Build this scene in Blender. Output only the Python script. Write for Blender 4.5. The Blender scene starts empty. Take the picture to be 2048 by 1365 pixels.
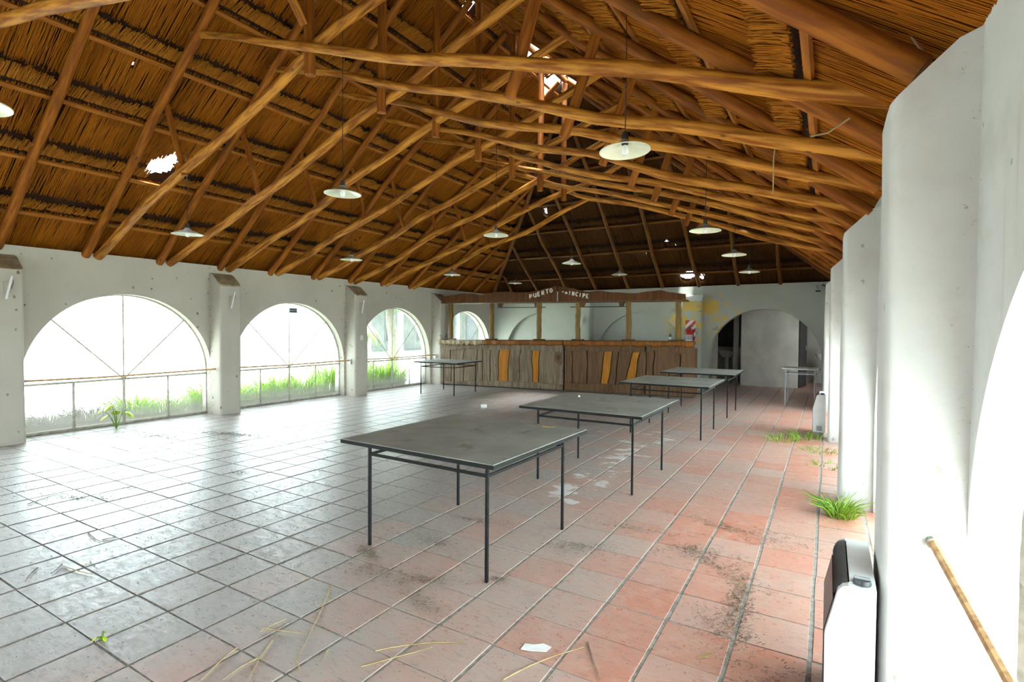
import bpy, bmesh, math, random
import numpy as np
from mathutils import Vector, Matrix, noise as mnoise

# ------------------------------------------------------------------ camera
SC = bpy.context.scene
COL = SC.collection
T = 0.33                                   # floor tile pitch in metres
F_PX, YAW, PITCH, ROLL = 1063.384, 0.53695, 0.02633, -0.0074
CAM = Vector((0.0464, -0.1571, 1.5398))

def pix_dir(x, y):                         # image-plane offsets (right, down) -> world direction
    cr, sr = math.cos(ROLL), math.sin(ROLL)
    x, y = cr * x - sr * y, sr * x + cr * y
    cp, sp = math.cos(PITCH), math.sin(PITCH)
    yd, zf = cp * y + sp, cp - sp * y
    return Vector((x * math.cos(YAW) - zf * math.sin(YAW), x * math.sin(YAW) + zf * math.cos(YAW), -yd))

fw = pix_dir(0, 0)
rt = pix_dir(1, 0) - fw
dn = pix_dir(0, 1) - fw
cam_d = bpy.data.cameras.new('camera')
cam_d.sensor_width = 36.0
cam_d.sensor_fit = 'HORIZONTAL'
cam_d.lens = F_PX / 2048 * 36
cam_d.clip_start = 0.02
cam_o = bpy.data.objects.new('camera', cam_d)
COL.objects.link(cam_o)
R3 = Matrix((rt, -dn, -fw)).transposed()
cam_o.matrix_world = Matrix.Translation(CAM) @ R3.to_4x4()
SC.camera = cam_o

# ------------------------------------------------------------------ sky, light, exposure
W = bpy.data.worlds.new('overcast_sky')
SC.world = W
W.use_nodes = True
bg = W.node_tree.nodes['Background']
bg.inputs['Color'].default_value = (0.82, 0.95, 1.0, 1)
bg.inputs['Strength'].default_value = 1.0
sun_d = bpy.data.lights.new('sun', 'SUN')
sun_d.energy = 2.5
sun_d.angle = math.radians(12)
sun_d.color = (0.93, 0.98, 1.0)
sun_o = bpy.data.objects.new('sun', sun_d)
COL.objects.link(sun_o)
sun_o.rotation_euler = (math.radians(8), math.radians(10), 0)
SC.view_settings.view_transform = 'Standard'
SC.view_settings.look = 'None'
SC.view_settings.gamma = 1.0
SC.view_settings.use_curve_mapping = False
SC.view_settings.exposure = 3.9
SC.cycles.diffuse_bounces = 3
SC.cycles.max_bounces = 14
SC.cycles.transparent_max_bounces = 16

rng = random.Random(7)
nrg = np.random.default_rng(11)

# ------------------------------------------------------------------ materials
MATS = {}

class NB:
    """small node builder"""
    def __init__(s, name):
        m = bpy.data.materials.new(name)
        m.use_nodes = True
        s.m, s.t = m, m.node_tree
        s.bsdf = s.t.nodes['Principled BSDF']
        s.out = s.t.nodes['Material Output']
    def n(s, typ, **kw):
        nd = s.t.nodes.new(typ)
        for k, v in kw.items():
            setattr(nd, k, v)
        return nd
    def link(s, a, b):
        s.t.links.new(a, b)
    def val(s, sock, v):
        if hasattr(v, 'is_output') or isinstance(v, bpy.types.NodeSocket):
            s.link(v, sock)
        else:
            sock.default_value = v
    def pos(s):
        return s.n('ShaderNodeNewGeometry').outputs['Position']
    def obj(s):
        return s.n('ShaderNodeTexCoord').outputs['Object']
    def mapv(s, v, scale=(1, 1, 1), loc=(0, 0, 0), rot=(0, 0, 0)):
        nd = s.n('ShaderNodeMapping')
        nd.inputs['Scale'].default_value = scale
        nd.inputs['Location'].default_value = loc
        nd.inputs['Rotation'].default_value = rot
        s.link(v, nd.inputs['Vector'])
        return nd.outputs['Vector']
    def noise(s, v, scale=5, detail=4, rough=0.55, out='Fac'):
        nd = s.n('ShaderNodeTexNoise')
        nd.inputs['Scale'].default_value = scale
        nd.inputs['Detail'].default_value = detail
        nd.inputs['Roughness'].default_value = rough
        s.link(v, nd.inputs['Vector'])
        return nd.outputs[out]
    def ramp(s, f, a, b, lo=0.0, hi=1.0):
        nd = s.n('ShaderNodeMapRange')
        nd.interpolation_type = 'SMOOTHSTEP'
        s.link(f, nd.inputs['Value'])
        nd.inputs['From Min'].default_value = a
        nd.inputs['From Max'].default_value = b
        nd.inputs['To Min'].default_value = lo
        nd.inputs['To Max'].default_value = hi
        return nd.outputs['Result']
    def math(s, op, a, b=None, clamp=False):
        nd = s.n('ShaderNodeMath', operation=op)
        nd.use_clamp = clamp
        s.val(nd.inputs[0], a)
        if b is not None:
            s.val(nd.inputs[1], b)
        return nd.outputs[0]
    def mix(s, f, a, b):
        nd = s.n('ShaderNodeMix', data_type='RGBA')
        s.val(nd.inputs['Factor'], f)
        for i, c in ((6, a), (7, b)):
            s.val(nd.inputs[i], (*c, 1) if isinstance(c, tuple) and len(c) == 3 else c)
        return nd.outputs[2]
    def sep(s, v):
        nd = s.n('ShaderNodeSeparateXYZ')
        s.link(v, nd.inputs[0])
        return nd.outputs
    def bump(s, h, strength=0.3, dist=0.01):
        nd = s.n('ShaderNodeBump')
        nd.inputs['Strength'].default_value = strength
        nd.inputs['Distance'].default_value = dist
        s.link(h, nd.inputs['Height'])
        s.link(nd.outputs[0], s.bsdf.inputs['Normal'])
    def done(s, color, rough=0.7, metal=0.0, spec=None):
        s.val(s.bsdf.inputs['Base Color'], (*color, 1) if isinstance(color, tuple) else color)
        s.val(s.bsdf.inputs['Roughness'], rough)
        s.bsdf.inputs['Metallic'].default_value = metal
        if spec is not None:
            s.bsdf.inputs['Specular IOR Level'].default_value = spec
        MATS[s.m.name] = s.m
        return s.m

def simple(name, c1, c2, scale=6, stretch=(1, 1, 1), rough=0.6, metal=0.0, bump=0.15, bdist=0.004, lo=0.35, hi=0.65, world=False):
    b = NB(name)
    v = b.mapv(b.pos() if world else b.obj(), stretch)
    f = b.noise(v, scale, 5)
    col = b.mix(b.ramp(f, lo, hi), c1, c2)
    if bump:
        b.bump(f, bump, bdist)
    return b.done(col, rough, metal)

def m_plaster(name, base=(0.66, 0.665, 0.645), yellow=False, corners=(), cx=None, tight=False, specks=0.85):
    b = NB(name)
    p = b.pos()
    big = b.noise(p, 0.9, 4)
    c = b.mix(b.ramp(big, 0.35, 0.7), base, tuple(x * 0.88 for x in base))
    mott = b.noise(p, 5.0, 5)
    c = b.mix(b.ramp(mott, 0.48, 0.8, 0, 0.5), c, (0.50, 0.47, 0.41))
    # mud specks with shapes of their own
    vo = b.n('ShaderNodeTexVoronoi')
    vo.inputs['Scale'].default_value = 8.0
    b.link(b.mapv(p, (1, 1, 0.8)), vo.inputs['Vector'])
    gate = b.ramp(b.noise(p, 1.3, 2), 0.40, 0.47)
    rnd = b.n('ShaderNodeTexWhiteNoise')
    b.link(vo.outputs['Position'], rnd.inputs['Vector'])
    sz = b.n('ShaderNodeSeparateColor')
    b.link(rnd.outputs['Color'], sz.inputs[0])
    dist = b.math('ADD', vo.outputs['Distance'], b.math('MULTIPLY', b.math('SUBTRACT', b.noise(p, 45, 4, 0.7), 0.5), 0.30))
    spot = b.ramp(b.math('DIVIDE', dist, b.math('ADD', b.math('MULTIPLY', sz.outputs[1], 0.9), 0.35)), 0.09, 0.16, 1, 0)
    gate2 = b.math('GREATER_THAN', rnd.outputs['Value'], 0.42)
    sp = b.math('MULTIPLY', b.math('MULTIPLY', spot, gate), gate2)
    c = b.mix(b.math('MULTIPLY', sp, specks), c, (0.13, 0.085, 0.05))
    # damp streak grime in narrow vertical trails
    st = b.noise(b.mapv(p, (7, 7, 0.6)), 1.0, 5)
    c = b.mix(b.ramp(st, 0.64, 0.78, 0, 0.4), c, (0.42, 0.36, 0.27))
    if corners:                              # mould and mud-wasp nests built up along the pier corners
        x, y, z = b.sep(p)
        wob = b.math('MULTIPLY', b.math('SUBTRACT', b.noise(p, 9, 4), 0.5), 0.10)
        tot = None
        for yc in corners:
            m = b.ramp(b.math('ABSOLUTE', b.math('ADD', b.math('SUBTRACT', y, yc), wob)), 0.012, 0.05, 1, 0)
            tot = m if tot is None else b.math('MAXIMUM', tot, m)
        tot = b.math('MULTIPLY', tot, b.ramp(b.math('ABSOLUTE', b.math('ADD', b.math('SUBTRACT', x, cx), b.math('MULTIPLY', b.math('SUBTRACT', b.noise(p, 6, 3), 0.5), 0.12))), 0.02 if tight else 0.05, 0.055 if tight else 0.12, 1, 0))
        brk = b.ramp(b.noise(p, 30, 5, 0.75), 0.60 if tight else 0.52, 0.70 if tight else 0.64)
        c = b.mix(b.math('MULTIPLY', b.math('MULTIPLY', tot, brk), 0.7), c, (0.17, 0.11, 0.06))
    if yellow:                               # flaking ochre undercoat around the fire point
        x, y, z = b.sep(p)
        dx = b.math('ABSOLUTE', b.math('ADD', x, 2.85))
        dz = b.math('ABSOLUTE', b.math('SUBTRACT', z, 1.75))
        near = b.math('MULTIPLY', b.ramp(dx, 0.55, 1.45, 1, 0), b.ramp(dz, 0.3, 0.9, 1, 0))
        fl = b.noise(p, 3.6, 7, 0.65)
        th = b.math('ADD', fl, b.math('MULTIPLY', near, 0.24))
        c = b.mix(b.ramp(th, 0.725, 0.745, 0, 0.85), c, (0.70, 0.46, 0.06))
        gr = b.noise(b.mapv(p, (1, 1, 1), (4, 2, 7)), 4.5, 6, 0.65)
        c = b.mix(b.ramp(b.math('ADD', gr, b.math('MULTIPLY', near, 0.2)), 0.76, 0.82, 0, 0.7), c, (0.30, 0.28, 0.18))
    hgt = b.noise(p, 14, 6)
    b.bump(b.math('ADD', b.math('MULTIPLY', b.noise(p, 3.0, 3), 2.0), hgt), 0.28, 0.012)
    return b.done(c, 0.85)

def m_wood(name, c1, c2, dark, rough=0.6, scale=3.0):
    b = NB(name)
    o = b.obj()
    ri = b.n('ShaderNodeObjectInfo').outputs['Random']
    v = b.n('ShaderNodeVectorMath', operation='ADD')
    b.link(o, v.inputs[0])
    cx = b.n('ShaderNodeCombineXYZ')
    for i in range(3):
        b.link(b.math('MULTIPLY', ri, 31.0 + 7 * i), cx.inputs[i])
    b.link(cx.outputs[0], v.inputs[1])
    st = b.noise(b.mapv(v.outputs[0], (9, 9, 0.8)), scale, 5)
    c = b.mix(b.ramp(st, 0.35, 0.66), c1, c2)
    bl = b.noise(b.mapv(v.outputs[0], (2, 2, 0.7)), 2.0, 3)
    c = b.mix(b.ramp(bl, 0.52, 0.72, 0, 0.55), c, dark)
    kn = b.n('ShaderNodeTexVoronoi')
    kn.inputs['Scale'].default_value = 1.0
    b.link(b.mapv(v.outputs[0], (8, 8, 3.2)), kn.inputs['Vector'])
    kr = b.n('ShaderNodeTexWhiteNoise')
    b.link(kn.outputs['Position'], kr.inputs['Vector'])
    k = b.math('MULTIPLY', b.ramp(kn.outputs['Distance'], 0.07, 0.14, 1, 0), b.math('GREATER_THAN', kr.outputs['Value'], 0.55))
    c = b.mix(b.math('MULTIPLY', k, 0.8), c, (0.05, 0.025, 0.012))
    b.bump(st, 0.3, 0.006)
    return b.done(c, rough, spec=0.3)

def m_reed(name, c1, c2, dark):
    b = NB(name)
    at = b.n('ShaderNodeAttribute', attribute_name='tint')
    p = b.pos()
    big = b.noise(p, 1.6, 4)
    c = b.mix(at.outputs['Fac'], c1, c2)
    c = b.mix(b.ramp(big, 0.5, 0.75, 0, 0.55), c, dark)
    fine = b.noise(p, 60, 3)
    b.bump(fine, 0.3, 0.004)
    return b.done(c, 0.8, spec=0.25)

def m_tile():
    b = NB('terracotta_tile')
    p = b.pos()
    x, y, z = b.sep(p)
    sc = b.n('ShaderNodeVectorMath', operation='SCALE')
    b.link(p, sc.inputs[0])
    sc.inputs['Scale'].default_value = 1 / T
    fl = b.n('ShaderNodeVectorMath', operation='FLOOR')
    b.link(sc.outputs[0], fl.inputs[0])
    fz = b.sep(fl.outputs[0])
    cmb = b.n('ShaderNodeCombineXYZ')
    b.link(fz[0], cmb.inputs[0]); b.link(fz[1], cmb.inputs[1])
    wn = b.n('ShaderNodeTexWhiteNoise')
    b.link(cmb.outputs[0], wn.inputs['Vector'])
    r = wn.outputs['Value']
    red = b.mix(r, (0.58, 0.215, 0.135), (0.64, 0.30, 0.21))
    red = b.mix(b.ramp(b.noise(p, 9, 5), 0.45, 0.75, 0, 0.6), red, (0.70, 0.40, 0.30))
    big = b.noise(p, 1.1, 5)
    fine = b.noise(p, 16, 6, 0.65)
    # trodden grey dust: thick towards the garden side, thin along the inner wall
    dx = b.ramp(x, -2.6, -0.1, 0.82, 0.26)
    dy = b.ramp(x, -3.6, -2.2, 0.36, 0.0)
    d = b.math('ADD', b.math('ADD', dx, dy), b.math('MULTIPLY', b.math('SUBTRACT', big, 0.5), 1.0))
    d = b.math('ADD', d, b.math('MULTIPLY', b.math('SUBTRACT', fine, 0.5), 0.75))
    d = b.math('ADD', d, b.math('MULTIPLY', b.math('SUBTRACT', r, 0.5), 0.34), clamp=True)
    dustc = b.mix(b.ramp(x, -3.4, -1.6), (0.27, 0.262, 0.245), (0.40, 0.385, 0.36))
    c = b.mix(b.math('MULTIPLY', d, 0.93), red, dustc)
    scf = b.noise(b.mapv(p, (1, 3.5, 1), (2, 5, 0), (0, 0, 0.6)), 11, 6, 0.7)
    c = b.mix(b.ramp(scf, 0.52, 0.70, 0, 0.5), c, (0.19, 0.17, 0.15))
    c = b.mix(b.ramp(scf, 0.28, 0.40, 0.2, 0), c, (0.56, 0.54, 0.51))
    sp = b.noise(p, 75, 3, 0.7)
    c = b.mix(b.ramp(sp, 0.60, 0.70, 0, 0.5), c, (0.15, 0.125, 0.10))
    wt = b.noise(b.mapv(p, (1, 2.6, 1), (7, 3, 0), (0, 0, 0.7)), 24, 5, 0.7)
    c = b.mix(b.ramp(wt, 0.62, 0.74, 0, 0.4), c, (0.58, 0.56, 0.53))
    # spilt lime, splashed under the row of tables
    gx = b.ramp(b.math('ABSOLUTE', b.math('ADD', x, 2.02)), 0.1, 0.55, 1, 0)
    gy = b.math('MULTIPLY', b.ramp(y, 3.7, 4.1), b.ramp(y, 7.6, 8.3, 1, 0))
    li = b.math('ADD', b.noise(b.mapv(p, (1, 1.7, 1)), 3.6, 4), b.math('MULTIPLY', b.math('MULTIPLY', gx, gy), 0.22))
    c = b.mix(b.ramp(li, 0.76, 0.80, 0, 0.75), c, (0.80, 0.79, 0.77))
    b.bump(b.math('ADD', b.noise(p, 30, 6, 0.7), b.math('ADD', b.math('MULTIPLY', big, 2), b.math('MULTIPLY', scf, 1.2))), 0.4, 0.005)
    ro = b.ramp(b.math('ADD', b.math('MULTIPLY', fine, 0.6), b.math('MULTIPLY', scf, 0.6)), 0.42, 0.8, 0.24, 0.6)
    b.bsdf.inputs['Coat Weight'].default_value = 0.35
    b.bsdf.inputs['Coat Roughness'].default_value = 0.34
    return b.done(c, ro, spec=0.95)

def m_glass(name, dust=True):
    b = NB(name)
    b.t.nodes.remove(b.bsdf)
    tr = b.n('ShaderNodeBsdfTransparent')
    tr.inputs['Color'].default_value = (0.95, 0.97, 0.96, 1)
    gl = b.n('ShaderNodeBsdfGlossy')
    gl.inputs['Roughness'].default_value = 0.03
    di = b.n('ShaderNodeBsdfTranslucent')
    di.inputs['Color'].default_value = (0.24, 0.23, 0.2, 1)
    d2 = b.n('ShaderNodeBsdfDiffuse')
    d2.inputs['Color'].default_value = (0.40, 0.38, 0.33, 1)
    dm = b.n('ShaderNodeMixShader'); dm.inputs[0].default_value = 0.5
    b.link(di.outputs[0], dm.inputs[1]); b.link(d2.outputs[0], dm.inputs[2])
    fr = b.n('ShaderNodeFresnel'); fr.inputs['IOR'].default_value = 1.3
    m1 = b.n('ShaderNodeMixShader')
    b.link(b.math('MULTIPLY', fr.outputs[0], 0.5), m1.inputs[0]); b.link(tr.outputs[0], m1.inputs[1]); b.link(gl.outputs[0], m1.inputs[2])
    p = b.pos()
    z = b.sep(p)[2]
    f = b.math('ADD', b.ramp(z, 0.02, 0.42, 0.62, 0.02), b.math('MULTIPLY', b.math('SUBTRACT', b.noise(p, 2.5, 5), 0.5), 0.35), clamp=True)
    m2 = b.n('ShaderNodeMixShader')
    b.link(f, m2.inputs[0]); b.link(m1.outputs[0], m2.inputs[1]); b.link(dm.outputs[0], m2.inputs[2])
    b.link(m2.outputs[0], b.out.inputs['Surface'])
    MATS[name] = b.m
    return b.m

m_plaster('plaster', corners=(2.21, 5.21, 8.27), cx=0.46, tight=True, specks=0.5)
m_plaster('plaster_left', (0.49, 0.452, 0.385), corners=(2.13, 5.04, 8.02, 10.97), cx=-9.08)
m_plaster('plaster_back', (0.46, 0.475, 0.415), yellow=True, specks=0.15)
simple('cap_grime', (0.23, 0.17, 0.10), (0.36, 0.29, 0.19), 9)
m_wood('pole_wood', (0.25, 0.068, 0.003), (0.62, 0.265, 0.032), (0.08, 0.022, 0.0015), 0.6)
m_wood('rafter_wood', (0.20, 0.05, 0.002), (0.36, 0.115, 0.007), (0.06, 0.015, 0.001), 0.7)
m_wood('hip_shade_wood', (0.12, 0.04, 0.005), (0.22, 0.08, 0.012), (0.05, 0.015, 0.003), 0.6)  # darker wood for the hipped end, its dim light put into the colour
m_wood('lath_wood', (0.26, 0.08, 0.006), (0.42, 0.15, 0.018), (0.10, 0.03, 0.003), 0.75)
m_reed('reed', (0.28, 0.074, 0.0015), (0.46, 0.148, 0.004), (0.14, 0.031, 0.001))
m_reed('reed_hip_shade', (0.085, 0.03, 0.003), (0.15, 0.058, 0.007), (0.035, 0.011, 0.0015))  # reed colour darkened to stand for the shade on the back slope
m_reed('reed_end', (0.32, 0.098, 0.004), (0.50, 0.185, 0.013), (0.17, 0.046, 0.002))
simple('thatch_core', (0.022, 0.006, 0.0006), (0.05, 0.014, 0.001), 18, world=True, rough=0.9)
m_tile()
simple('mortar', (0.22, 0.20, 0.18), (0.36, 0.335, 0.30), 25, world=True, rough=0.9, bump=0.5)
m_glass('dusty_glass')
simple('frame_metal', (0.30, 0.28, 0.22), (0.46, 0.43, 0.36), 14, rough=0.7)
simple('rust_pole', (0.42, 0.20, 0.08), (0.66, 0.42, 0.2), 18, rough=0.7, bump=0.3)
simple('black_metal', (0.004, 0.005, 0.005), (0.014, 0.016, 0.016), 25, rough=0.5, lo=0.45, hi=0.8)
MATS['black_metal'].node_tree.nodes['Principled BSDF'].inputs['Specular IOR Level'].default_value = 0.22
def m_tabletop():
    b = NB('table_dust')
    o = b.obj()
    f = b.noise(o, 3.2, 5)
    c = b.mix(b.ramp(f, 0.35, 0.7), (0.30, 0.315, 0.275), (0.40, 0.415, 0.37))
    r = b.noise(b.mapv(o, (1, 1, 1), (3, 1, 0)), 4.2, 6, 0.65)
    c = b.mix(b.ramp(r, 0.57, 0.72, 0, 0.6), c, (0.13, 0.075, 0.04))
    s = b.noise(o, 60, 2)
    c = b.mix(b.ramp(s, 0.70, 0.74, 0, 0.6), c, (0.45, 0.43, 0.4))
    b.bump(b.noise(o, 22, 4), 0.2, 0.003)
    return b.done(c, 0.6, spec=0.3)
m_tabletop()
simple('enamel_white', (0.78, 0.77, 0.60), (0.70, 0.69, 0.52), 8, rough=0.35, bump=0)
simple('enamel_top', (0.30, 0.31, 0.30), (0.42, 0.42, 0.40), 10, rough=0.5, bump=0)
simple('bulb_glass', (0.85, 0.85, 0.85), (0.8, 0.8, 0.8), 5, rough=0.15, bump=0)
simple('dark_plastic', (0.02, 0.02, 0.02), (0.04, 0.035, 0.03), 20, rough=0.45, bump=0)
m_wood('bar_wood', (0.14, 0.10, 0.062), (0.23, 0.172, 0.115), (0.085, 0.05, 0.026), 0.75, 2.2)
m_wood('bar_wood_brown', (0.095, 0.047, 0.020), (0.15, 0.08, 0.037), (0.055, 0.024, 0.009), 0.7, 2.2)
m_wood('bar_orange', (0.30, 0.105, 0.005), (0.42, 0.165, 0.012), (0.20, 0.09, 0.02), 0.6, 2.0)
m_wood('counter_edge', (0.15, 0.045, 0.003), (0.24, 0.08, 0.006), (0.075, 0.022, 0.002), 0.55, 2.0)
m_wood('counter_grey', (0.27, 0.20, 0.12), (0.36, 0.28, 0.18), (0.18, 0.12, 0.06), 0.65, 2.0)
m_wood('sign_wood', (0.075, 0.024, 0.005), (0.12, 0.04, 0.009), (0.035, 0.012, 0.003), 0.65, 2.0)
m_wood('post_wood', (0.15, 0.085, 0.018), (0.23, 0.135, 0.035), (0.08, 0.04, 0.008), 0.6)
simple('letter_white', (0.75, 0.72, 0.66), (0.6, 0.56, 0.48), 30, rough=0.8)
simple('red_paint', (0.55, 0.015, 0.01), (0.42, 0.01, 0.008), 10, rough=0.3, bump=0)
simple('sign_white', (0.78, 0.76, 0.72), (0.68, 0.66, 0.6), 20, rough=0.5, bump=0)
simple('heater_white', (0.82, 0.83, 0.84), (0.74, 0.75, 0.75), 6, rough=0.4, bump=0)
simple('heater_dark', (0.035, 0.035, 0.04), (0.06, 0.06, 0.065), 12, rough=0.35, bump=0)
simple('heater_grey', (0.30, 0.31, 0.34), (0.38, 0.39, 0.42), 12, rough=0.4, bump=0)
simple('grey_door', (0.03, 0.03, 0.034), (0.05, 0.05, 0.055), 6, rough=0.35, bump=0)
simple('inner_plaster', (0.50, 0.48, 0.42), (0.60, 0.58, 0.52), 2.5, world=True, rough=0.8)
simple('porcelain', (0.72, 0.73, 0.72), (0.66, 0.67, 0.66), 5, rough=0.2, bump=0)
simple('leaf_green', (0.10, 0.21, 0.015), (0.21, 0.34, 0.03), 6, rough=0.5, bump=0)
simple('palm_leaf', (0.03, 0.08, 0.008), (0.06, 0.13, 0.012), 6, rough=0.5, bump=0)
simple('grass_bright', (0.16, 0.32, 0.02), (0.30, 0.46, 0.04), 5, rough=0.5, bump=0)
simple('leaf_dry', (0.028, 0.022, 0.012), (0.05, 0.042, 0.022), 6, rough=0.7, bump=0)
simple('leaf_lime', (0.40, 0.58, 0.008), (0.58, 0.68, 0.01), 6, rough=0.45, bump=0)
simple('straw', (0.34, 0.24, 0.10), (0.48, 0.36, 0.17), 12, rough=0.6, bump=0)
simple('litter', (0.14, 0.11, 0.08), (0.27, 0.22, 0.16), 12, world=True, rough=0.9, bump=0)
simple('paper', (0.80, 0.80, 0.78), (0.68, 0.68, 0.66), 12, rough=0.8)
simple('trunk', (0.09, 0.085, 0.06), (0.14, 0.13, 0.10), 8, rough=0.9)  # bark darkened: the shade under the garden trees is in this colour
simple('ground', (0.40, 0.42, 0.36), (0.52, 0.53, 0.47), 0.8, world=True, rough=0.95)
simple('house_wall', (0.12, 0.135, 0.12), (0.17, 0.18, 0.165), 2, rough=0.9)  # wall colour lowered so the house looks shaded by trees
simple('house_glass', (0.015, 0.025, 0.03), (0.025, 0.04, 0.045), 2, rough=0.2, bump=0)
simple('house_roof', (0.08, 0.06, 0.04), (0.11, 0.085, 0.06), 2, rough=0.9)
simple('brass', (0.40, 0.32, 0.16), (0.5, 0.4, 0.22), 20, rough=0.4, metal=0.8, bump=0)
simple('bottle_glass', (0.10, 0.11, 0.10), (0.2, 0.2, 0.19), 10, rough=0.1, bump=0)

# ------------------------------------------------------------------ geometry helpers
def tag(o, label=None, cat=None, group=None, kind=None):
    if label: o['label'] = label
    if cat: o['category'] = cat
    if group: o['group'] = group
    if kind: o['kind'] = kind
    return o

def empty(name, loc=(0, 0, 0), rz=0.0, parent=None):
    o = bpy.data.objects.new(name, None)
    o.empty_display_size = 0.1
    COL.objects.link(o)
    o.location = loc
    o.rotation_euler.z = rz
    if parent: o.parent = parent
    return o

class MB:
    def __init__(s):
        s.v, s.f = [], []
    def add(s, vs, fs):
        k = len(s.v)
        s.v += [tuple(p) for p in vs]
        s.f += [tuple(i + k for i in f) for f in fs]
        return s
    def box(s, lo, hi, ch=0.0):
        x0, y0, z0 = lo; x1, y1, z1 = hi
        if not ch:
            return s.add([(x0, y0, z0), (x1, y0, z0), (x1, y1, z0), (x0, y1, z0), (x0, y0, z1), (x1, y0, z1), (x1, y1, z1), (x0, y1, z1)],
                         [(3, 2, 1, 0), (4, 5, 6, 7), (0, 1, 5, 4), (1, 2, 6, 5), (2, 3, 7, 6), (3, 0, 4, 7)])
        c = ch
        vs = [(x0, y0, z0), (x1, y0, z0), (x1, y1, z0), (x0, y1, z0), (x0, y0, z1 - c), (x1, y0, z1 - c), (x1, y1, z1 - c), (x0, y1, z1 - c),
              (x0 + c, y0 + c, z1), (x1 - c, y0 + c, z1), (x1 - c, y1 - c, z1), (x0 + c, y1 - c, z1)]
        fs = [(3, 2, 1, 0), (8, 9, 10, 11)]
        for i in range(4):
            j = (i + 1) % 4
            fs += [(i, j, 4 + j, 4 + i), (4 + i, 4 + j, 8 + j, 8 + i)]
        return s.add(vs, fs)
    def tube(s, pts, rad, n=8, cap=True, flat=1.0):
        pts = [Vector(p) for p in pts]
        if not hasattr(rad, '__len__'): rad = [rad] * len(pts)
        vs, fs = [], []
        ref = None
        for i, p in enumerate(pts):
            d = (pts[min(i + 1, len(pts) - 1)] - pts[max(i - 1, 0)]).normalized()
            if ref is None:
                ref = Vector((0, 0, 1)) if abs(d.z) < 0.9 else Vector((1, 0, 0))
            a = d.cross(ref).normalized()
            b = a.cross(d).normalized()
            ref = b
            for k in range(n):
                t = 2 * math.pi * k / n
                vs.append(p + a * (math.cos(t) * rad[i]) + b * (math.sin(t) * rad[i] * flat))
        for i in range(len(pts) - 1):
            for k in range(n):
                q = (k + 1) % n
                fs.append((i * n + k, i * n + q, (i + 1) * n + q, (i + 1) * n + k))
        if cap:
            fs.append(tuple(reversed(range(n))))
            fs.append(tuple((len(pts) - 1) * n + k for k in range(n)))
        return s.add(vs, fs)
    def lathe(s, prof, n=24, c=(0, 0, 0)):
        vs, fs = [], []
        for r, z in prof:
            for k in range(n):
                t = 2 * math.pi * k / n
                vs.append((c[0] + r * math.cos(t), c[1] + r * math.sin(t), c[2] + z))
        for i in range(len(prof) - 1):
            for k in range(n):
                q = (k + 1) % n
                fs.append((i * n + k, i * n + q, (i + 1) * n + q, (i + 1) * n + k))
        return s.add(vs, fs)
    def prism(s, poly, axis, lo, hi):
        """extrude a 2-D polygon; axis 'x','y' or 'z' is the extrusion direction"""
        def mk(a, b, h):
            return {'x': (h, a, b), 'y': (a, h, b), 'z': (a, b, h)}[axis]
        n = len(poly)
        vs = [mk(a, b, lo) for a, b in poly] + [mk(a, b, hi) for a, b in poly]
        fs = [tuple(reversed(range(n))), tuple(range(n, 2 * n))]
        fs += [(i, (i + 1) % n, n + (i + 1) % n, n + i) for i in range(n)]
        return s.add(vs, fs)
    def mesh(s, name, mat, smooth=False):
        me = bpy.data.meshes.new(name)
        me.from_pydata(s.v, [], s.f)
        me.materials.append(MATS[mat])
        bm = bmesh.new(); bm.from_mesh(me)
        bmesh.ops.recalc_face_normals(bm, faces=bm.faces)
        bm.to_mesh(me); bm.free()
        if smooth:
            me.polygons.foreach_set('use_smooth', [True] * len(me.polygons))
            me.set_sharp_from_angle(angle=math.radians(40))
        me.update()
        return me
    def build(s, name, mat, parent=None, smooth=False, loc=None, rot=None):
        o = bpy.data.objects.new(name, s.mesh(name, mat, smooth))
        COL.objects.link(o)
        if parent: o.parent = parent
        if loc is not None: o.location = loc
        if rot is not None: o.rotation_euler = rot
        return o

def copy_tree(o, parent=None):
    c = o.copy()
    COL.objects.link(c)
    c.parent = parent
    for ch in [x for x in bpy.data.objects if x.parent == o]:
        copy_tree(ch, c)
    return c

def pole(name, a, b, r0, r1, mat, parent, wob=0.02, seg=14, n=10, sag=0.0, origin=(0, 0, 0)):
    """one debarked pole from a to b (world), local Z along the pole"""
    a, b = Vector(a), Vector(b)
    L = (b - a).length
    sx, sy, ph = rng.uniform(0, 50), rng.uniform(0, 50), rng.uniform(0, 9)
    pts, rad = [], []
    for i in range(seg + 1):
        t = i / seg
        e = min(1, 4 * t, 4 * (1 - t))
        wx = mnoise.noise((sx, t * L * 0.8, ph)) * wob * 1.6 * e
        wy = mnoise.noise((sy, t * L * 0.8, ph + 3)) * wob * 1.6 * e
        pts.append((wx, wy, t * L))
        rad.append((r0 + (r1 - r0) * t) * (1 + 0.10 * mnoise.noise((sx, t * L * 2.2, 5))))
    o = MB().tube(pts, rad, n).build(name, mat, parent, smooth=True)
    q = (b - a).to_track_quat('Z', 'Y')
    o.matrix_basis = Matrix.Translation(a - Vector(origin)) @ q.to_matrix().to_4x4()
    return o

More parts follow.
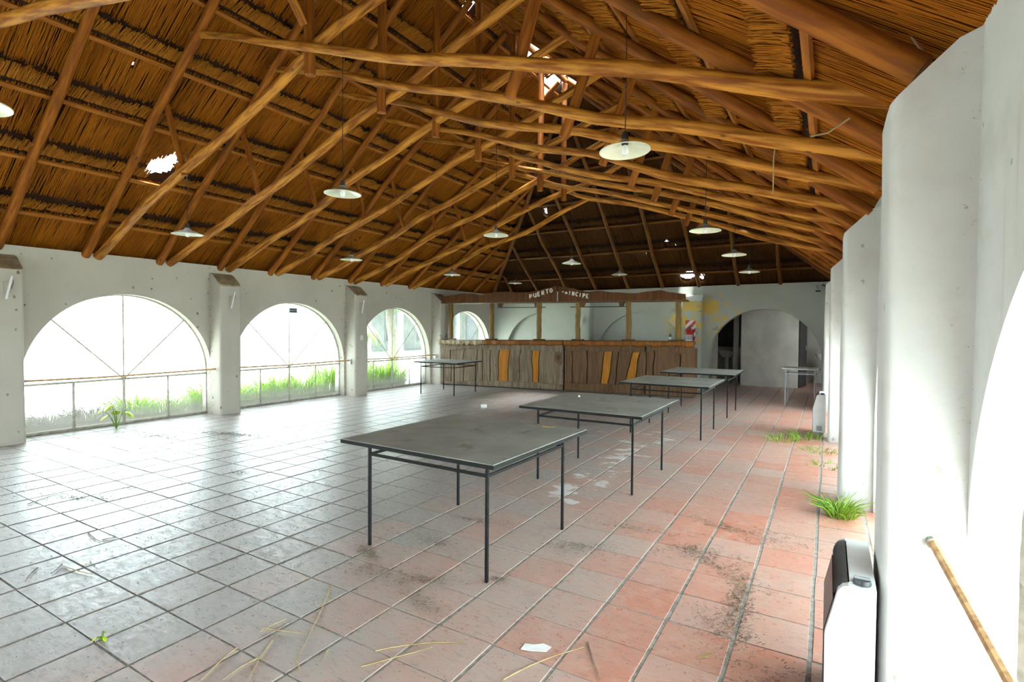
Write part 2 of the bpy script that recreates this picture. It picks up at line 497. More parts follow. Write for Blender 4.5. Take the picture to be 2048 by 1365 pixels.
def strands(name, P0, P1, rad, mat, parent=None, tint=None, sides=3, mid=None):
    """many thin stalks in one mesh: P0,P1 (N,3)"""
    P0 = np.asarray(P0, float); P1 = np.asarray(P1, float)
    N = len(P0)
    rad = np.broadcast_to(np.asarray(rad, float), (N,))
    rings = [P0, P1] if mid is None else [P0, np.asarray(mid, float), P1]
    taper = [1.0, 0.85] if mid is None else [1.0, 0.85, 0.25]
    d = P1 - P0
    d /= np.linalg.norm(d, axis=1)[:, None] + 1e-9
    ref = np.where(np.abs(d[:, 2:3]) < 0.9, np.array([[0, 0, 1.0]]), np.array([[1.0, 0, 0]]))
    a = np.cross(d, ref); a /= np.linalg.norm(a, axis=1)[:, None]
    b = np.cross(a, d)
    k = len(rings)
    V = np.zeros((N, k, sides, 3))
    for i, (R, tp) in enumerate(zip(rings, taper)):
        for s in range(sides):
            t = 2 * math.pi * s / sides
            V[:, i, s] = R + (a * math.cos(t) + b * math.sin(t)) * (rad * tp)[:, None]
    base = (np.arange(N) * k * sides)[:, None]
    F = []
    for i in range(k - 1):
        for s in range(sides):
            q = (s + 1) % sides
            F.append(base + np.array([[i * sides + s, i * sides + q, (i + 1) * sides + q, (i + 1) * sides + s]]))
    F = np.stack(F, 1).reshape(-1, 4)
    me = bpy.data.meshes.new(name)
    me.vertices.add(N * k * sides)
    me.vertices.foreach_set('co', V.ravel())
    me.loops.add(F.size)
    me.loops.foreach_set('vertex_index', F.ravel().astype(np.int32))
    me.polygons.add(len(F))
    me.polygons.foreach_set('loop_start', np.arange(0, F.size, 4, dtype=np.int32))
    me.update(calc_edges=True)
    if tint is None: tint = nrg.random(N)
    at = me.attributes.new('tint', 'FLOAT', 'POINT')
    at.data.foreach_set('value', np.repeat(tint, k * sides).astype(np.float32))
    me.materials.append(MATS[mat])
    o = bpy.data.objects.new(name, me)
    COL.objects.link(o)
    if parent: o.parent = parent
    return o

# ------------------------------------------------------------------ dimensions
XL = -9.10                 # inner face of the garden-side wall
YB = 14.0                  # inner face of the back wall
YF = -3.8                  # inner face of the wall behind the camera
XC = -4.40                 # ridge line
Z_E = 2.60                 # rafter foot height
SLOPE = 0.80
def xr(y): return 0.29 - 0.028 * y         # inner face of the right-hand pillars
def xw(y): return xr(y) + 0.25             # right-hand wall plane

# ------------------------------------------------------------------ floor
floor = MB().box((-9.6, -4.1, -0.25), (1.0, 17.8, -0.0034)).build('floor', 'mortar')
tag(floor, kind='structure')
tile_me = []
for k in range(4):
    wx, wy = T / 2 - 0.0085 - 0.001 * k, T / 2 - 0.0042 - 0.0008 * k
    tile_me.append(MB().box((-wx, -wy, -0.022), (wx, wy, 0), 0.001).mesh('tile', 'terracotta_tile'))
cells = []
inv = R3.transposed()
for i in range(-28, 3):
    for j in range(-11, 53):
        cx, cy = (i + 0.5) * T, (j + 0.5) * T
        q = inv @ (Vector((cx, cy, 0)) - CAM)
        if q.z > -0.05:
            size = 0
        else:
            u, v = 1024 + F_PX * q.x / -q.z, 682.5 - F_PX * q.y / -q.z
            size = 1 / (q.z * q.z * q.length) if (-60 < u < 2000 and 660 < v < 1420) else 0
        if abs(cx + 0.0) < 20: cells.append((size, cx, cy))
cells.sort(reverse=True)
field = MB()
for n, (sz, cx, cy) in enumerate(cells):
    dz = rng.uniform(-0.0006, 0.0014)
    jx, jy, ra = rng.uniform(-.002, .002), rng.uniform(-.002, .002), rng.uniform(-.006, .006)
    if n < 300:
        o = bpy.data.objects.new('tile', tile_me[rng.randrange(4)])
        COL.objects.link(o)
        o.parent = floor
        o.location = (cx + jx, cy + jy, dz)
        o.rotation_euler = (rng.uniform(-.004, .004), rng.uniform(-.004, .004), ra)
    else:
        wx, wy = T / 2 - 0.009, T / 2 - 0.005
        field.box((cx + jx - wx, cy + jy - wy, -0.022), (cx + jx + wx, cy + jy + wy, dz), 0.001)
tag(field.build('tile_field', 'terracotta_tile', floor), kind='stuff')

# ------------------------------------------------------------------ walls with arches
def wall(name, L0, L1, ops, top, thick, xf, mat, wob=0.012):
    """arched wall: s along, t into the thickness, z up; ops = (centre, radius, spring height)"""
    mb = MB()
    def put(s, t, z, amp=1.0):
        x, y, zz = xf(s, t, z)
        nv = mnoise.noise_vector((s * 0.9 + 3.1, z * 0.9, t * 2 + len(name))) * wob * amp
        return (x + nv.x, y + nv.y, zz + nv.z * 0.3)
    segs = []
    edges = sorted(set([L0, L1] + [c - r for c, r, h in ops] + [c + r for c, r, h in ops]))
    for a, b in zip(edges, edges[1:]):
        op = next(((c, r, h) for c, r, h in ops if a >= c - r - 1e-6 and b <= c + r + 1e-6), None)
        n = 44 if op else max(2, int((b - a) / 0.2))
        for i in range(n):
            if op:
                s0 = op[0] - op[1] * math.cos(math.pi * i / n)
                s1 = op[0] - op[1] * math.cos(math.pi * (i + 1) / n)
                zf = lambda s: op[2] + math.sqrt(max(0, op[1] ** 2 - (s - op[0]) ** 2))
                segs.append((s0, s1, zf(s0), zf(s1), True))
            else:
                segs.append((a + (b - a) * i / n, a + (b - a) * (i + 1) / n, 0.0, 0.0, False))
    NZ = 9
    for s0, s1, z0, z1, op in segs:
        for t in (0.0, thick):
            vs = []
            for s, zb in ((s0, z0), (s1, z1)):
                for k in range(NZ + 1):
                    vs.append(put(s, t, zb + (top(s) - zb) * k / NZ))
            fs = [(k, NZ + 1 + k, NZ + 2 + k, k + 1) for k in range(NZ)]
            mb.add(vs, fs)
        if op:
            mb.add([put(s0, 0, z0), put(s1, 0, z1), put(s1, thick, z1), put(s0, thick, z0)], [(0, 1, 2, 3)])
        mb.add([put(s0, 0, top(s0)), put(s1, 0, top(s1)), put(s1, thick, top(s1)), put(s0, thick, top(s0))], [(0, 1, 2, 3)])
    for c, r, h in ops:
        for e in (c - r, c + r):
            vs = []
            for k in range(5):
                vs += [put(e, 0, h * k / 4), put(e, thick, h * k / 4)]
            mb.add(vs, [(2 * k, 2 * k + 1, 2 * k + 3, 2 * k + 2) for k in range(4)])
    for e in (L0, L1):
        mb.add([put(e, 0, 0), put(e, thick, 0), put(e, thick, top(e)), put(e, 0, top(e))], [(0, 1, 2, 3)])
    me = bpy.data.meshes.new(name)
    me.from_pydata(mb.v, [], mb.f)
    me.materials.append(MATS[mat])
    bm = bmesh.new(); bm.from_mesh(me)
    bmesh.ops.remove_doubles(bm, verts=bm.verts, dist=0.0004)
    bmesh.ops.recalc_face_normals(bm, faces=bm.faces)
    bm.to_mesh(me); bm.free()
    me.polygons.foreach_set('use_smooth', [True] * len(me.polygons))
    me.set_sharp_from_angle(angle=math.radians(45))
    o = bpy.data.objects.new(name, me)
    COL.objects.link(o)
    return tag(o, kind='structure')

def pillar(parent, pts_fn, h_in, h_out, mat='plaster'):
    """plastered pier: pts_fn(a,b) maps a (0..1 along the wall), b (0 at the inner face, 1 at the wall) to x,y"""
    bm = bmesh.new()
    na, nb, nz = 8, 6, 18
    r = 0.10
    ring = []
    # rounded rectangle outline in (a,b), inner corners softened, open side in the wall
    A = [(0, 1.35), (0, 0.75), (0, 0.35)]
    for k in range(5):
        t = math.pi / 2 * k / 4
        A.append((r - r * math.cos(t), 0.14 - 0.14 * math.sin(t)))
    A += [(0.35, 0), (0.65, 0)]
    for k in range(5):
        t = math.pi / 2 * k / 4
        A.append((1 - r + r * math.sin(t), 0.14 - 0.14 * math.cos(t)))
    A += [(1, 0.35), (1, 0.75), (1, 1.35)]
    rows = []
    sd = rng.uniform(0, 40)
    for iz in range(nz + 1):
        row = []
        for a, b in A:
            ztop = h_in + (h_out - h_in) * min(1, b)
            z = ztop * iz / nz
            x, y = pts_fn(a, b)
            nv = mnoise.noise_vector((a * 0.5 + sd, z * 1.1, b * 0.4)) * 0.014
            row.append(bm.verts.new((x + nv.x, y + nv.y, z)))
        rows.append(row)
    for r0, r1 in zip(rows, rows[1:]):
        for k in range(len(A) - 1):
            bm.faces.new((r0[k], r0[k + 1], r1[k + 1], r1[k]))
    me = bpy.data.meshes.new('pillar')
    bmesh.ops.recalc_face_normals(bm, faces=bm.faces)
    bm.to_mesh(me)
    me.materials.append(MATS[mat])
    me.polygons.foreach_set('use_smooth', [True] * len(me.polygons))
    o = bpy.data.objects.new('pillar', me)
    COL.objects.link(o); o.parent = parent
    # grimy weathered slope on top
    bm2 = bmesh.new()
    topv = [v.co.copy() for v in rows[-1]]
    up = [bm2.verts.new(v + Vector((0, 0, 0.006))) for v in topv]
    dnv = [bm2.verts.new(v - Vector((0, 0, 0.02))) for v in topv]
    n = len(up)
    for k in range(n // 2):
        if k + 1 < n - 2 - k + 1 and k + 1 != n - 2 - k:
            bm2.faces.new((up[k], up[k + 1], up[n - 2 - k], up[n - 1 - k]))
    for k in range(n - 1):
        bm2.faces.new((dnv[k], dnv[k + 1], up[k + 1], up[k]))
    bmesh.ops.recalc_face_normals(bm2, faces=bm2.faces)
    me2 = bpy.data.meshes.new('sloped_cap')
    bm2.to_mesh(me2); bm2.free(); bm.free()
    me2.materials.append(MATS['cap_grime' if mat == 'plaster_left' else mat])
    c = bpy.data.objects.new('sloped_cap', me2)
    COL.objects.link(c); c.parent = o
    return o

def roof_z(x):
    return Z_E + SLOPE * min(x - (-9.04), 0.24 - x)

AR, AH = 1.27, 0.72
BAYS = [-2.06, 0.87, 3.80, 6.72, 9.65, 12.60]
wall_left = wall('wall_left', YF - 0.28, YB + 0.28, [(c, AR, AH) for c in BAYS], lambda s: 2.56, 0.28, lambda s, t, z: (XL - t, s, z), 'plaster_left')
RB = [-2.05, 0.96, 3.93, 6.98, 10.0]
wall_right = wall('wall_right', YF - 0.28, YB + 0.28, [(c, AR if c < 12 else 1.0, AH) for c in RB], lambda s: 2.64, 0.28, lambda s, t, z: (xw(s) + t, s, z), 'plaster')
wall_back = wall('wall_back', XL - 0.28, xw(YB) + 0.3, [(-7.35, 1.25, AH), (-4.33, 1.25, AH), (-1.32, 1.24, 0.78)], lambda s: 2.58 + 0.006 * (s + 9), 0.28,
                 lambda s, t, z: (s, YB + t, z), 'plaster_back')
wall_front = wall('wall_front', XL - 0.28, xw(YF) + 0.3, [(-4.3, 1.3, AH + 0.25)],
                  lambda s: max(2.55, roof_z(s) + 0.1), 0.28, lambda s, t, z: (s, YF - t, z), 'plaster')
for c in (-7.35, -4.33):                    # bricked-up arches behind the bar
    MB().box((c - 1.3, YB + 0.13, 0), (c + 1.3, YB + 0.24, 2.1)).build('arch_infill', 'plaster_back', wall_back)
for y0 in (-3.7, -0.80, 2.13, 5.05, 8.03, 10.98):
    w = 0.37
    pillar(wall_left, lambda a, b, y0=y0, w=w: (-8.79 - 0.31 * b, y0 + w * a), 2.22, 2.46, 'plaster_left')
for y0 in (-3.7, -0.75, 2.22, 5.22, 8.28, 11.3):
    w = 0.40
    pillar(wall_right, lambda a, b, y0=y0, w=w: (xr(y0) + 0.25 * b, y0 + w * (1 - a)), 2.36, 2.60)
for x0, w in ((-6.08, 0.40), (-3.18, 0.48)):
    pillar(wall_back, lambda a, b, x0=x0, w=w: (x0 + w * a, 13.70 + 0.30 * b), 2.22, 2.42, 'plaster_back')

# ------------------------------------------------------------------ back corridor behind the open arch
wall_in = MB().box((-2.0, 15.5, 0), (-0.62, 15.62, 2.62)).build('wall_inner', 'inner_plaster')
tag(wall_in, kind='structure')
tag(MB().box((-3.4, 14.28, 0), (-3.28, 17.6, 2.62)).build('wall_corridor_left', 'inner_plaster'), kind='structure')
tag(MB().box((0.75, 14.28, 0), (0.87, 17.6, 2.62)).build('wall_corridor_right', 'inner_plaster'), kind='structure')
tag(MB().box((-3.28, 17.4, 0), (0.75, 17.52, 2.62)).build('wall_corridor_back', 'inner_plaster'), kind='structure')
tag(MB().box((-3.4, 14.28, 2.62), (0.87, 17.6, 2.72)).build('ceiling_corridor', 'inner_plaster'), kind='structure')
tag(MB().box((-3.28, 15.5, 0), (-2.62, 15.62, 2.62)).build('wall_inner_side', 'inner_plaster'), kind='structure')
for n, (x, rz, w) in enumerate(((-2.0, math.radians(96), 0.72), (-0.62, math.radians(76), 0.62))):
    d = empty('door_%d' % (n + 1), (x, 15.62, 0), rz)
    tag(d, kind='structure')
    MB().box((0.0, -0.02, 0.01), (w, 0.02, 2.05), 0.004).build('door_leaf', 'grey_door', d)
    hd = MB().box((w - 0.09, -0.05, 0.98), (w - 0.05, 0.05, 1.10), 0.004).build('door_handle', 'heater_grey', d)
    MB().box((0.0, -0.03, 0.0), (0.035, 0.03, 2.09)).build('door_stile', 'grey_door', d)

tag(MB().box((-2.26, 15.95, 0), (-2.12, 16.05, 2.62)).build('trim_1', 'inner_plaster'), kind='structure')
mi = empty('wall_mirror', (-2.72, 17.36, 1.0))
tag(mi, 'tall dark mirror in the room left of the corridor wall', 'mirror')
MB().box((-0.3, -0.02, 0), (0.45, 0.0, 1.2)).build('glass', 'grey_door', mi)
MB().box((-0.32, 0.0, -0.02), (0.47, 0.03, 1.22)).build('frame', 'dark_plastic', mi)
def basin(loc, rz, label):
    b = empty('washbasin', loc, rz)
    tag(b, label, 'washbasin', 'washbasins in the back rooms')
    MB().lathe([(0.02, 0.70), (0.12, 0.70), (0.20, 0.78), (0.235, 0.86), (0.24, 0.875), (0.22, 0.875), (0.15, 0.80), (0.02, 0.77)], 20).build('bowl', 'porcelain', b, True)
    MB().lathe([(0.10, 0.0), (0.075, 0.1), (0.06, 0.5), (0.075, 0.72)], 14).build('pedestal', 'porcelain', b, True)
    MB().tube([(0, 0.18, 0.87), (0, 0.18, 0.98), (0, 0.15, 1.0), (0, 0.08, 0.98)], 0.011).build('tap', 'brass', b, True)
basin((-2.52, 16.55, 0), 0, 'white pedestal washbasin seen past the left edge of the corridor wall')
basin((-0.02, 16.3, 0), 0, 'white pedestal washbasin seen at the right edge of the back arch')

# ------------------------------------------------------------------ windows in the arches
def window(n, c, side, detail=True):
    xf = (lambda s, t, z: (XL - t, s, z)) if side == 'L' else (lambda s, t, z: (xw(s) + t, s, z))
    x0, y0, _ = xf(c, 0.15, 0)
    wdw = empty('window_%d' % n, (x0, y0, 0))
    tag(wdw, kind='structure')
    R = AR if (side == 'L' or c < 12) else 1.0
    loc = lambda s, z, t=0.0: Vector(xf(c + s, 0.15 + t, z)) - Vector((x0, y0, 0))
    arc = [loc(-R * math.cos(math.pi * k / 32), AH + R * math.sin(math.pi * k / 32)) for k in range(33)]
    rim = [loc(-R, 0.02), *arc, loc(R, 0.02)]
    MB().tube(rim, 0.018, 4).build('frame', 'frame_metal', wdw)
    MB().tube([loc(-R, 0.02), loc(R, 0.02)], 0.022, 4).build('bottom_rail', 'frame_metal', wdw)
    MB().tube([loc(-R, 0.70), loc(R, 0.70)], 0.016, 4).build('transom', 'frame_metal', wdw)
    for s in (-R / 2, 0, R / 2):
        MB().tube([loc(s, 0.02), loc(s, 0.70)], 0.020 if s == 0 else 0.016, 4).build('mullion', 'frame_metal', wdw)
    for a in (45, 90, 135):
        e = loc(-R * math.cos(math.radians(a)), AH + R * math.sin(math.radians(a)))
        MB().tube([loc(0, 0.70), e], 0.011, 4).build('glazing_bar', 'frame_metal', wdw)
    if not detail: return
    def pane(poly):
        m = MB()
        k = len(poly)
        m.add([loc(s, z, -0.002) for s, z in poly] + [loc(s, z, 0.002) for s, z in poly],
              [tuple(range(k)), tuple(reversed(range(k, 2 * k)))] + [(i, k + i, k + (i + 1) % k, (i + 1) % k) for i in range(k)])
        m.build('pane', 'dusty_glass', wdw)
    for k in range(4):
        a = -R + k * R / 2
        pane([(a + .01, 0.03), (a + R / 2 - .01, 0.03), (a + R / 2 - .01, 0.69), (a + .01, 0.69)])
        pane([(0, 0.71)] + [(-(R - .01) * math.cos(math.radians(q)), AH + (R - .01) * math.sin(math.radians(q))) for q in np.linspace(45 * k, 45 * k + 45, 8)])
for i, c in enumerate(BAYS): window(i + 1, c, 'L')
for i, c in enumerate(RB): window(i + 7, c, 'R')

# hand rails across the arches
def handrail(c, side, label):
    y0, y1 = c - AR - 0.02, c + AR + 0.02
    xa = (lambda y: -8.95) if side == 'L' else (lambda y: xr(y) + 0.15)
    o = empty('hand_rail', (xa(c), c, 0))
    tag(o, label, 'rail', 'rusty hand rails across the arches')
    P = lambda y, z, dx=0.0: (xa(y) - xa(c) + dx, y - c, z)
    MB().tube([P(y0, 0.785), P(c - 0.4, 0.77), P(c + 0.4, 0.775), P(y1, 0.785)], 0.014, 8).build('bar', 'rust_pole', o, True)
    for y, d in ((y0, 1), (y1, -1)):
        MB().box(P(y - 0.006, 0.70, -0.035), P(y + 0.006, 0.82, 0.035)).build('bracket', 'plaster', o)
        MB().tube([P(y, 0.785), P(y + 0.05 * d, 0.785)], 0.02, 8).build('collar', 'frame_metal', o, True)
handrail(BAYS[2], 'L', 'thin rusty hand rail across the leftmost arched window')
handrail(BAYS[3], 'L', 'thin rusty hand rail across the arched window with the small grey plate')
handrail(BAYS[4], 'L', 'thin rusty hand rail across the arched window beside the bar')
handrail(RB[1], 'R', 'rusty hand rail fixed to the near white pillar at the right edge')

# ------------------------------------------------------------------ thatched roof
ceiling = empty('ceiling', (XC, 5, 6.3))
tag(ceiling, kind='structure')
CI = Matrix.Translation(-Vector((XC, 5, 6.3)))
SN = 1 / math.hypot(1, SLOPE)
HOLES = {
    'L': [(1.19, 3.70, 0.15), (1.32, 3.78, 0.09), (1.06, 3.58, 0.06), (0.70, 7.63, 0.035), (0.78, 7.68, 0.025), (4.45, 6.40, 0.10), (4.5, 8.15, 0.24), (4.4, 8.4, 0.16), (4.42, 9.2, 0.3), (2.2, 2.9, 0.02)],
    'R': [(4.5, 8.15, 0.26), (4.45, 7.75, 0.12), (4.35, 8.6, 0.10), (1.43, 9.9, 0.04), (1.5, 9.8, 0.03), (4.5, 9.2, 0.2), (4.52, 6.4, 0.06)],
    'H': [(0.14, -3.14, 0.13), (0.18, -3.02, 0.12), (0.06, -2.78, 0.05), (0.14, -2.73, 0.04), (4.5, -4.4, 0.22), (2.1, -6.2, 0.05), (2.2, -6.15, 0.03), (0.75, -4.6, 0.02), (0.82, -4.35, 0.02), (0.8, -4.0, 0.03), (1.1, -3.4, 0.03), (1.0, -3.2, 0.025), (0.9, -3.3, 0.02), (0.7, -1.0, 0.025), (0.75, -0.75, 0.03)],
}
JOINTS = [-0.28, 0.37, 1.04, 1.73, 2.40, 3.08, 3.75, 4.40]
def slope_fn(side):
    if side == 'L':
        return lambda a, b: (-9.04 + b, a), Vector((1, 0, 0)), Vector((0, 1, 0))
    if side == 'R':
        return lambda a, b: (0.24 - b, a), Vector((-1, 0, 0)), Vector((0, 1, 0))
    return lambda a, b: (a, 14.04 - b), Vector((0, -1, 0)), Vector((1, 0, 0))
def limits(side, b):
    if side in 'LR':
        return YF - 0.5, 14.04 - b
    return -9.04 + b, 0.24 - b
def slope_np(side, a, b, off):
    """points on a roof slope: a along the eave, b horizontal run up the slope, off = inward from the reed face"""
    a = np.asarray(a, float); b = np.asarray(b, float); off = np.asarray(off, float)
    if side == 'L': x, y, ux, uy = -9.04 + b, a, 1, 0
    elif side == 'R': x, y, ux, uy = 0.24 - b, a, -1, 0
    else: x, y, ux, uy = a, 14.04 - b, 0, -1
    z = Z_E + 0.11 + SLOPE * b
    return np.stack([x + ux * off * SLOPE * SN, y + uy * off * SLOPE * SN, z - off * SN], -1)
def in_hole(side, a, b, grow=0.0):
    m = np.zeros(np.shape(a), bool)
    for hb, ha, r in HOLES[side]:
        m |= ((np.asarray(a) - ha) ** 2 + ((np.asarray(b) - hb) * 1.28) ** 2) < (r + grow) ** 2
    return m
for side in 'LRH':
    for ci in range(len(JOINTS)):
        b0 = JOINTS[ci] - 0.02
        b1 = (JOINTS[ci + 1] + 0.10) if ci + 1 < len(JOINTS) else 4.64
        lo, hi = limits(side, max(b0, 0))
        N = int((hi - lo) / 0.0036)
        if N < 4: continue
        a = nrg.uniform(lo, hi, N)
        s0 = b0 + (0.17 if ci else 0.0) + nrg.uniform(-0.02, 0.05, N)
        s1 = b1 - (0.12 if ci + 1 < len(JOINTS) else 0.0) + nrg.uniform(-0.05, 0.0, N)
        da = nrg.normal(0, 0.022, N)
        off0 = nrg.uniform(-0.075, -0.05, N)
        off1 = nrg.uniform(-0.014, 0.004, N)
        if side == 'H':                      # clip the stalks on the hips
            bl = np.minimum(a + da + 9.04, 0.24 - a - da)
        else:
            bl = 14.04 - a - da
        f1 = np.clip((bl - s0) / (s1 - s0), 0, 1)
        loose = nrg.random(N) < 0.006
        off1 = np.where(loose, nrg.uniform(0.0, 0.03, N), off1)
        tt = np.linspace(0, 1, 41)
        hit = np.stack([in_hole(side, a + da * t, s0 + (s1 - s0) * t) for t in tt], 1)
        any_ = hit.any(1)
        first = np.where(any_, tt[hit.argmax(1)], 1.0) - np.where(any_, nrg.uniform(0, 0.05, N), 0)
        last = np.where(any_, tt[40 - hit[:, ::-1].argmax(1)], 1.0) + np.where(any_, nrg.uniform(0, 0.05, N), 0)
        tint = np.clip(nrg.normal(0.5, 0.25, N), 0, 1)
        Q0, Q1, TT = [], [], []
        for g0, g1 in ((np.zeros(N), np.minimum(first, f1)), (last, f1)):
            ok = (g1 - g0) > 0.06
            P = lambda g: slope_np(side, a + da * g, s0 + (s1 - s0) * g, off0 + (off1 - off0) * g)[ok]
            Q0.append(P(g0)); Q1.append(P(g1)); TT.append(tint[ok])
        Q0, Q1, TT = np.concatenate(Q0), np.concatenate(Q1), np.concatenate(TT)
        o = strands('reed_course', Q0, Q1, nrg.uniform(0.0032, 0.0055, len(Q0)), 'reed_hip_shade' if side == 'H' else 'reed', ceiling, TT)
        o.matrix_basis = CI
        tag(o, kind='stuff')
        if ci > 0:
            # ragged butt ends standing proud above each lath
            bj = JOINTS[ci]
            lo2, hi2 = limits(side, bj)
            N2 = int((hi2 - lo2) / 0.0034)
            if N2 < 4: continue
            a = nrg.uniform(lo2 + 0.05, hi2 - 0.1, N2)
            wv = np.array([mnoise.noise((q * 1.3, bj * 5, 0)) for q in a]) * 0.03 + np.array([mnoise.noise((q * 9, bj * 5, 2)) for q in a]) * 0.02
            s0 = np.full(N2, bj + 0.01)
            s1 = bj + 0.15 + wv * 1.3 + nrg.uniform(-0.018, 0.012, N2)
            ok = ~in_hole(side, a, (s0 + s1) / 2, 0.02)
            P0 = slope_np(side, a, s0, nrg.uniform(0.0, 0.03, N2))[ok]
            P1 = slope_np(side, a + nrg.normal(0, 0.012, N2), s1, nrg.uniform(0.05, 0.105, N2))[ok]
            o = strands('reed_fringe', P0, P1, nrg.uniform(0.004, 0.0065, ok.sum()), 'reed_hip_shade' if side == 'H' else 'reed_end', ceiling)
            o.matrix_basis = CI
            tag(o, kind='stuff')
    # the dark body of the thatch above the visible stalks, with its holes
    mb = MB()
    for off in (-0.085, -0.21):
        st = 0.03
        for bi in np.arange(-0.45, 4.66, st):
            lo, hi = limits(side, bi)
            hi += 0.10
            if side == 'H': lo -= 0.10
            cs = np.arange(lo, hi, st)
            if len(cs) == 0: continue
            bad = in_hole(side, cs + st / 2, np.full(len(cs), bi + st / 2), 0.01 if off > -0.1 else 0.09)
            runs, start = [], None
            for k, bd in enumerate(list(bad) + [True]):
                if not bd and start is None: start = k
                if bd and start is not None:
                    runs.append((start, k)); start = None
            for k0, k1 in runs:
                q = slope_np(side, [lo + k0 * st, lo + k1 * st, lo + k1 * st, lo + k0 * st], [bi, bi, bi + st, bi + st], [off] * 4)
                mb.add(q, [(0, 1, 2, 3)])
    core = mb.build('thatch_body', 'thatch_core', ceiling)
    core.matrix_basis = CI
    # sawn laths carrying the courses
    for bj in JOINTS[1:]:
        lo, hi = limits(side, bj)
        if hi - lo < 0.4: continue
        vs = slope_np(side, [lo, lo, lo, lo, hi, hi, hi, hi], [bj - .085, bj - .048, bj - .048, bj - .085] * 2, [.004, .004, .031, .031] * 2)
        c = Vector(vs.mean(0))
        lath = MB()
        ax = (Vector(vs[4]) - Vector(vs[0])).normalized()
        M3 = ax.to_track_quat('Z', 'Y').to_matrix()
        lv = [M3.transposed() @ (Vector(p) - c) for p in vs]
        lath.add(lv, [(0, 1, 2, 3), (7, 6, 5, 4), (0, 4, 5, 1), (1, 5, 6, 2), (2, 6, 7, 3), (3, 7, 4, 0)])
        o = lath.build('lath', 'hip_shade_wood' if side == 'H' else 'lath_wood', ceiling)
        o.matrix_basis = CI @ Matrix.Translation(c) @ M3.to_4x4()
CO = (XC, 5, 6.3)
pole('ridge_pole', (XC, YF - 0.3, 6.28), (XC, 9.5, 6.28), 0.06, 0.05, 'rafter_wood', ceiling, 0.03, 24, origin=CO)
pole('hip_rafter', (-9.06, 14.0, 2.62), (XC - 0.03, 9.42, 6.27), 0.065, 0.05, 'hip_shade_wood', ceiling, 0.03, 16, origin=CO)
pole('hip_rafter', (0.2, 14.0, 2.62), (XC + 0.03, 9.42, 6.27), 0.065, 0.05, 'hip_shade_wood', ceiling, 0.03, 16, origin=CO)
for x in np.arange(-8.4, 0.0, 0.93):        # jack rafters of the hipped end
    b = min(x + 9.04, 0.24 - x) - 0.05
    if b > 0.5:
        pole('jack_rafter', (x, 13.98, 2.62), (x + rng.uniform(-.08, .08), 14.04 - b, Z_E + SLOPE * b), 0.045, 0.04, 'hip_shade_wood', ceiling, 0.03, 10, origin=CO)
for y in (11.1, 12.0, 12.9):                # jack rafters of the long sides beyond the last truss
    b = 14.0 - y
    pole('jack_rafter', (-9.04, y, 2.6), (-9.04 + b, y, Z_E + SLOPE * b), 0.05, 0.045, 'rafter_wood', ceiling, 0.02, 10, origin=CO)
    pole('jack_rafter', (0.24, y, 2.6), (0.24 - b, y, Z_E + SLOPE * b), 0.05, 0.045, 'rafter_wood', ceiling, 0.02, 10, origin=CO)
for y in (-3.4, -2.45, -1.5, -0.5, 0.45):   # plain rafter pairs behind the camera
    for s in (0, 1):
        a = (-9.1, y, 2.55) if s == 0 else (0.3, y, 2.55)
        pole('common_rafter', a, (XC, y + 0.08 * s, 6.27), 0.055, 0.045, 'rafter_wood', ceiling, 0.02, 12, origin=CO)

ORD = ['nearest', 'second', 'third', 'fourth', 'fifth', 'sixth', 'seventh', 'eighth']
def truss(k, y, label, group='scissor trusses of round poles'):
    t = empty('roof_truss', (XC, y, 2.55))
    tag(t, label, 'roof truss', group)
    og = (XC, y, 2.55)
    j = lambda s=0.03: rng.uniform(-s, s)
    hipz = Z_E + SLOPE * (14.0 - y)
    apex = min(6.24, hipz)
    xa = -9.04 + (apex - Z_E) / SLOPE
    pole('rafter', (-9.12, y - 0.10, 2.52), (min(xa, XC - 0.02), y - 0.08, apex), 0.056, 0.047, 'rafter_wood', t, 0.03, 16, origin=og)
    pole('rafter', (0.33, y - 0.06, 2.52), (max(0.24 - (apex - Z_E) / SLOPE, XC + 0.02), y - 0.03, apex), 0.056, 0.047, 'rafter_wood', t, 0.03, 16, origin=og)
    if k >= 0:
        pole('left_chord', (-9.10, y + 0.05, 2.53 + j(.02)), (-2.42 + j(.1) if k < 7 else -4.3, y + 0.07, 4.88 + j() if k < 7 else 4.25), 0.062, 0.048, 'pole_wood', t, 0.06, 22, origin=og)
        pole('right_chord', (0.50, y - 0.09, 2.69 + j(.02)), (-6.45 + j(.15), y - 0.07, 4.97 + j()), 0.060 if k < 4 else 0.054, 0.038, 'pole_wood', t, 0.06, 22, origin=og)
        if k < 7:
            pole('king_post', (XC, y, 3.97 + j(.04)), (XC, y, 6.22), 0.052, 0.052, 'rafter_wood', t, 0.015, 10, origin=og)
        pole('strut', (-6.74, y + 0.03, 3.36), (-7.02 + j(.04), y - 0.03, 4.25), 0.036, 0.036, 'rafter_wood', t, 0.03, 8, origin=og)
        pole('strut', (-2.10, y - 0.0, 3.30), (-1.78 + j(.04), y, 4.23), 0.046, 0.05, 'rafter_wood', t, 0.02, 8, origin=og)
    return t
for k in range(8):
    y = 3.38 + 0.975 * k
    truss(k, y, 'scissor truss of round brown poles under the thatch, %s counted from the camera' % ORD[k])
truss(-1, 2.44, 'bare pair of pole rafters in front of the nearest scissor truss')
t = truss(-1, 1.45, 'pole truss at the top left corner with a single sloping tie', 'scissor trusses of round poles')
pole('tie', (0.5, 1.40, 2.68), (-8.05, 1.40, 4.40), 0.036, 0.052, 'pole_wood', t, 0.012, 18, origin=(XC, 1.45, 2.55))
t0 = [o for o in bpy.data.objects if o.name == 'roof_truss'][0]
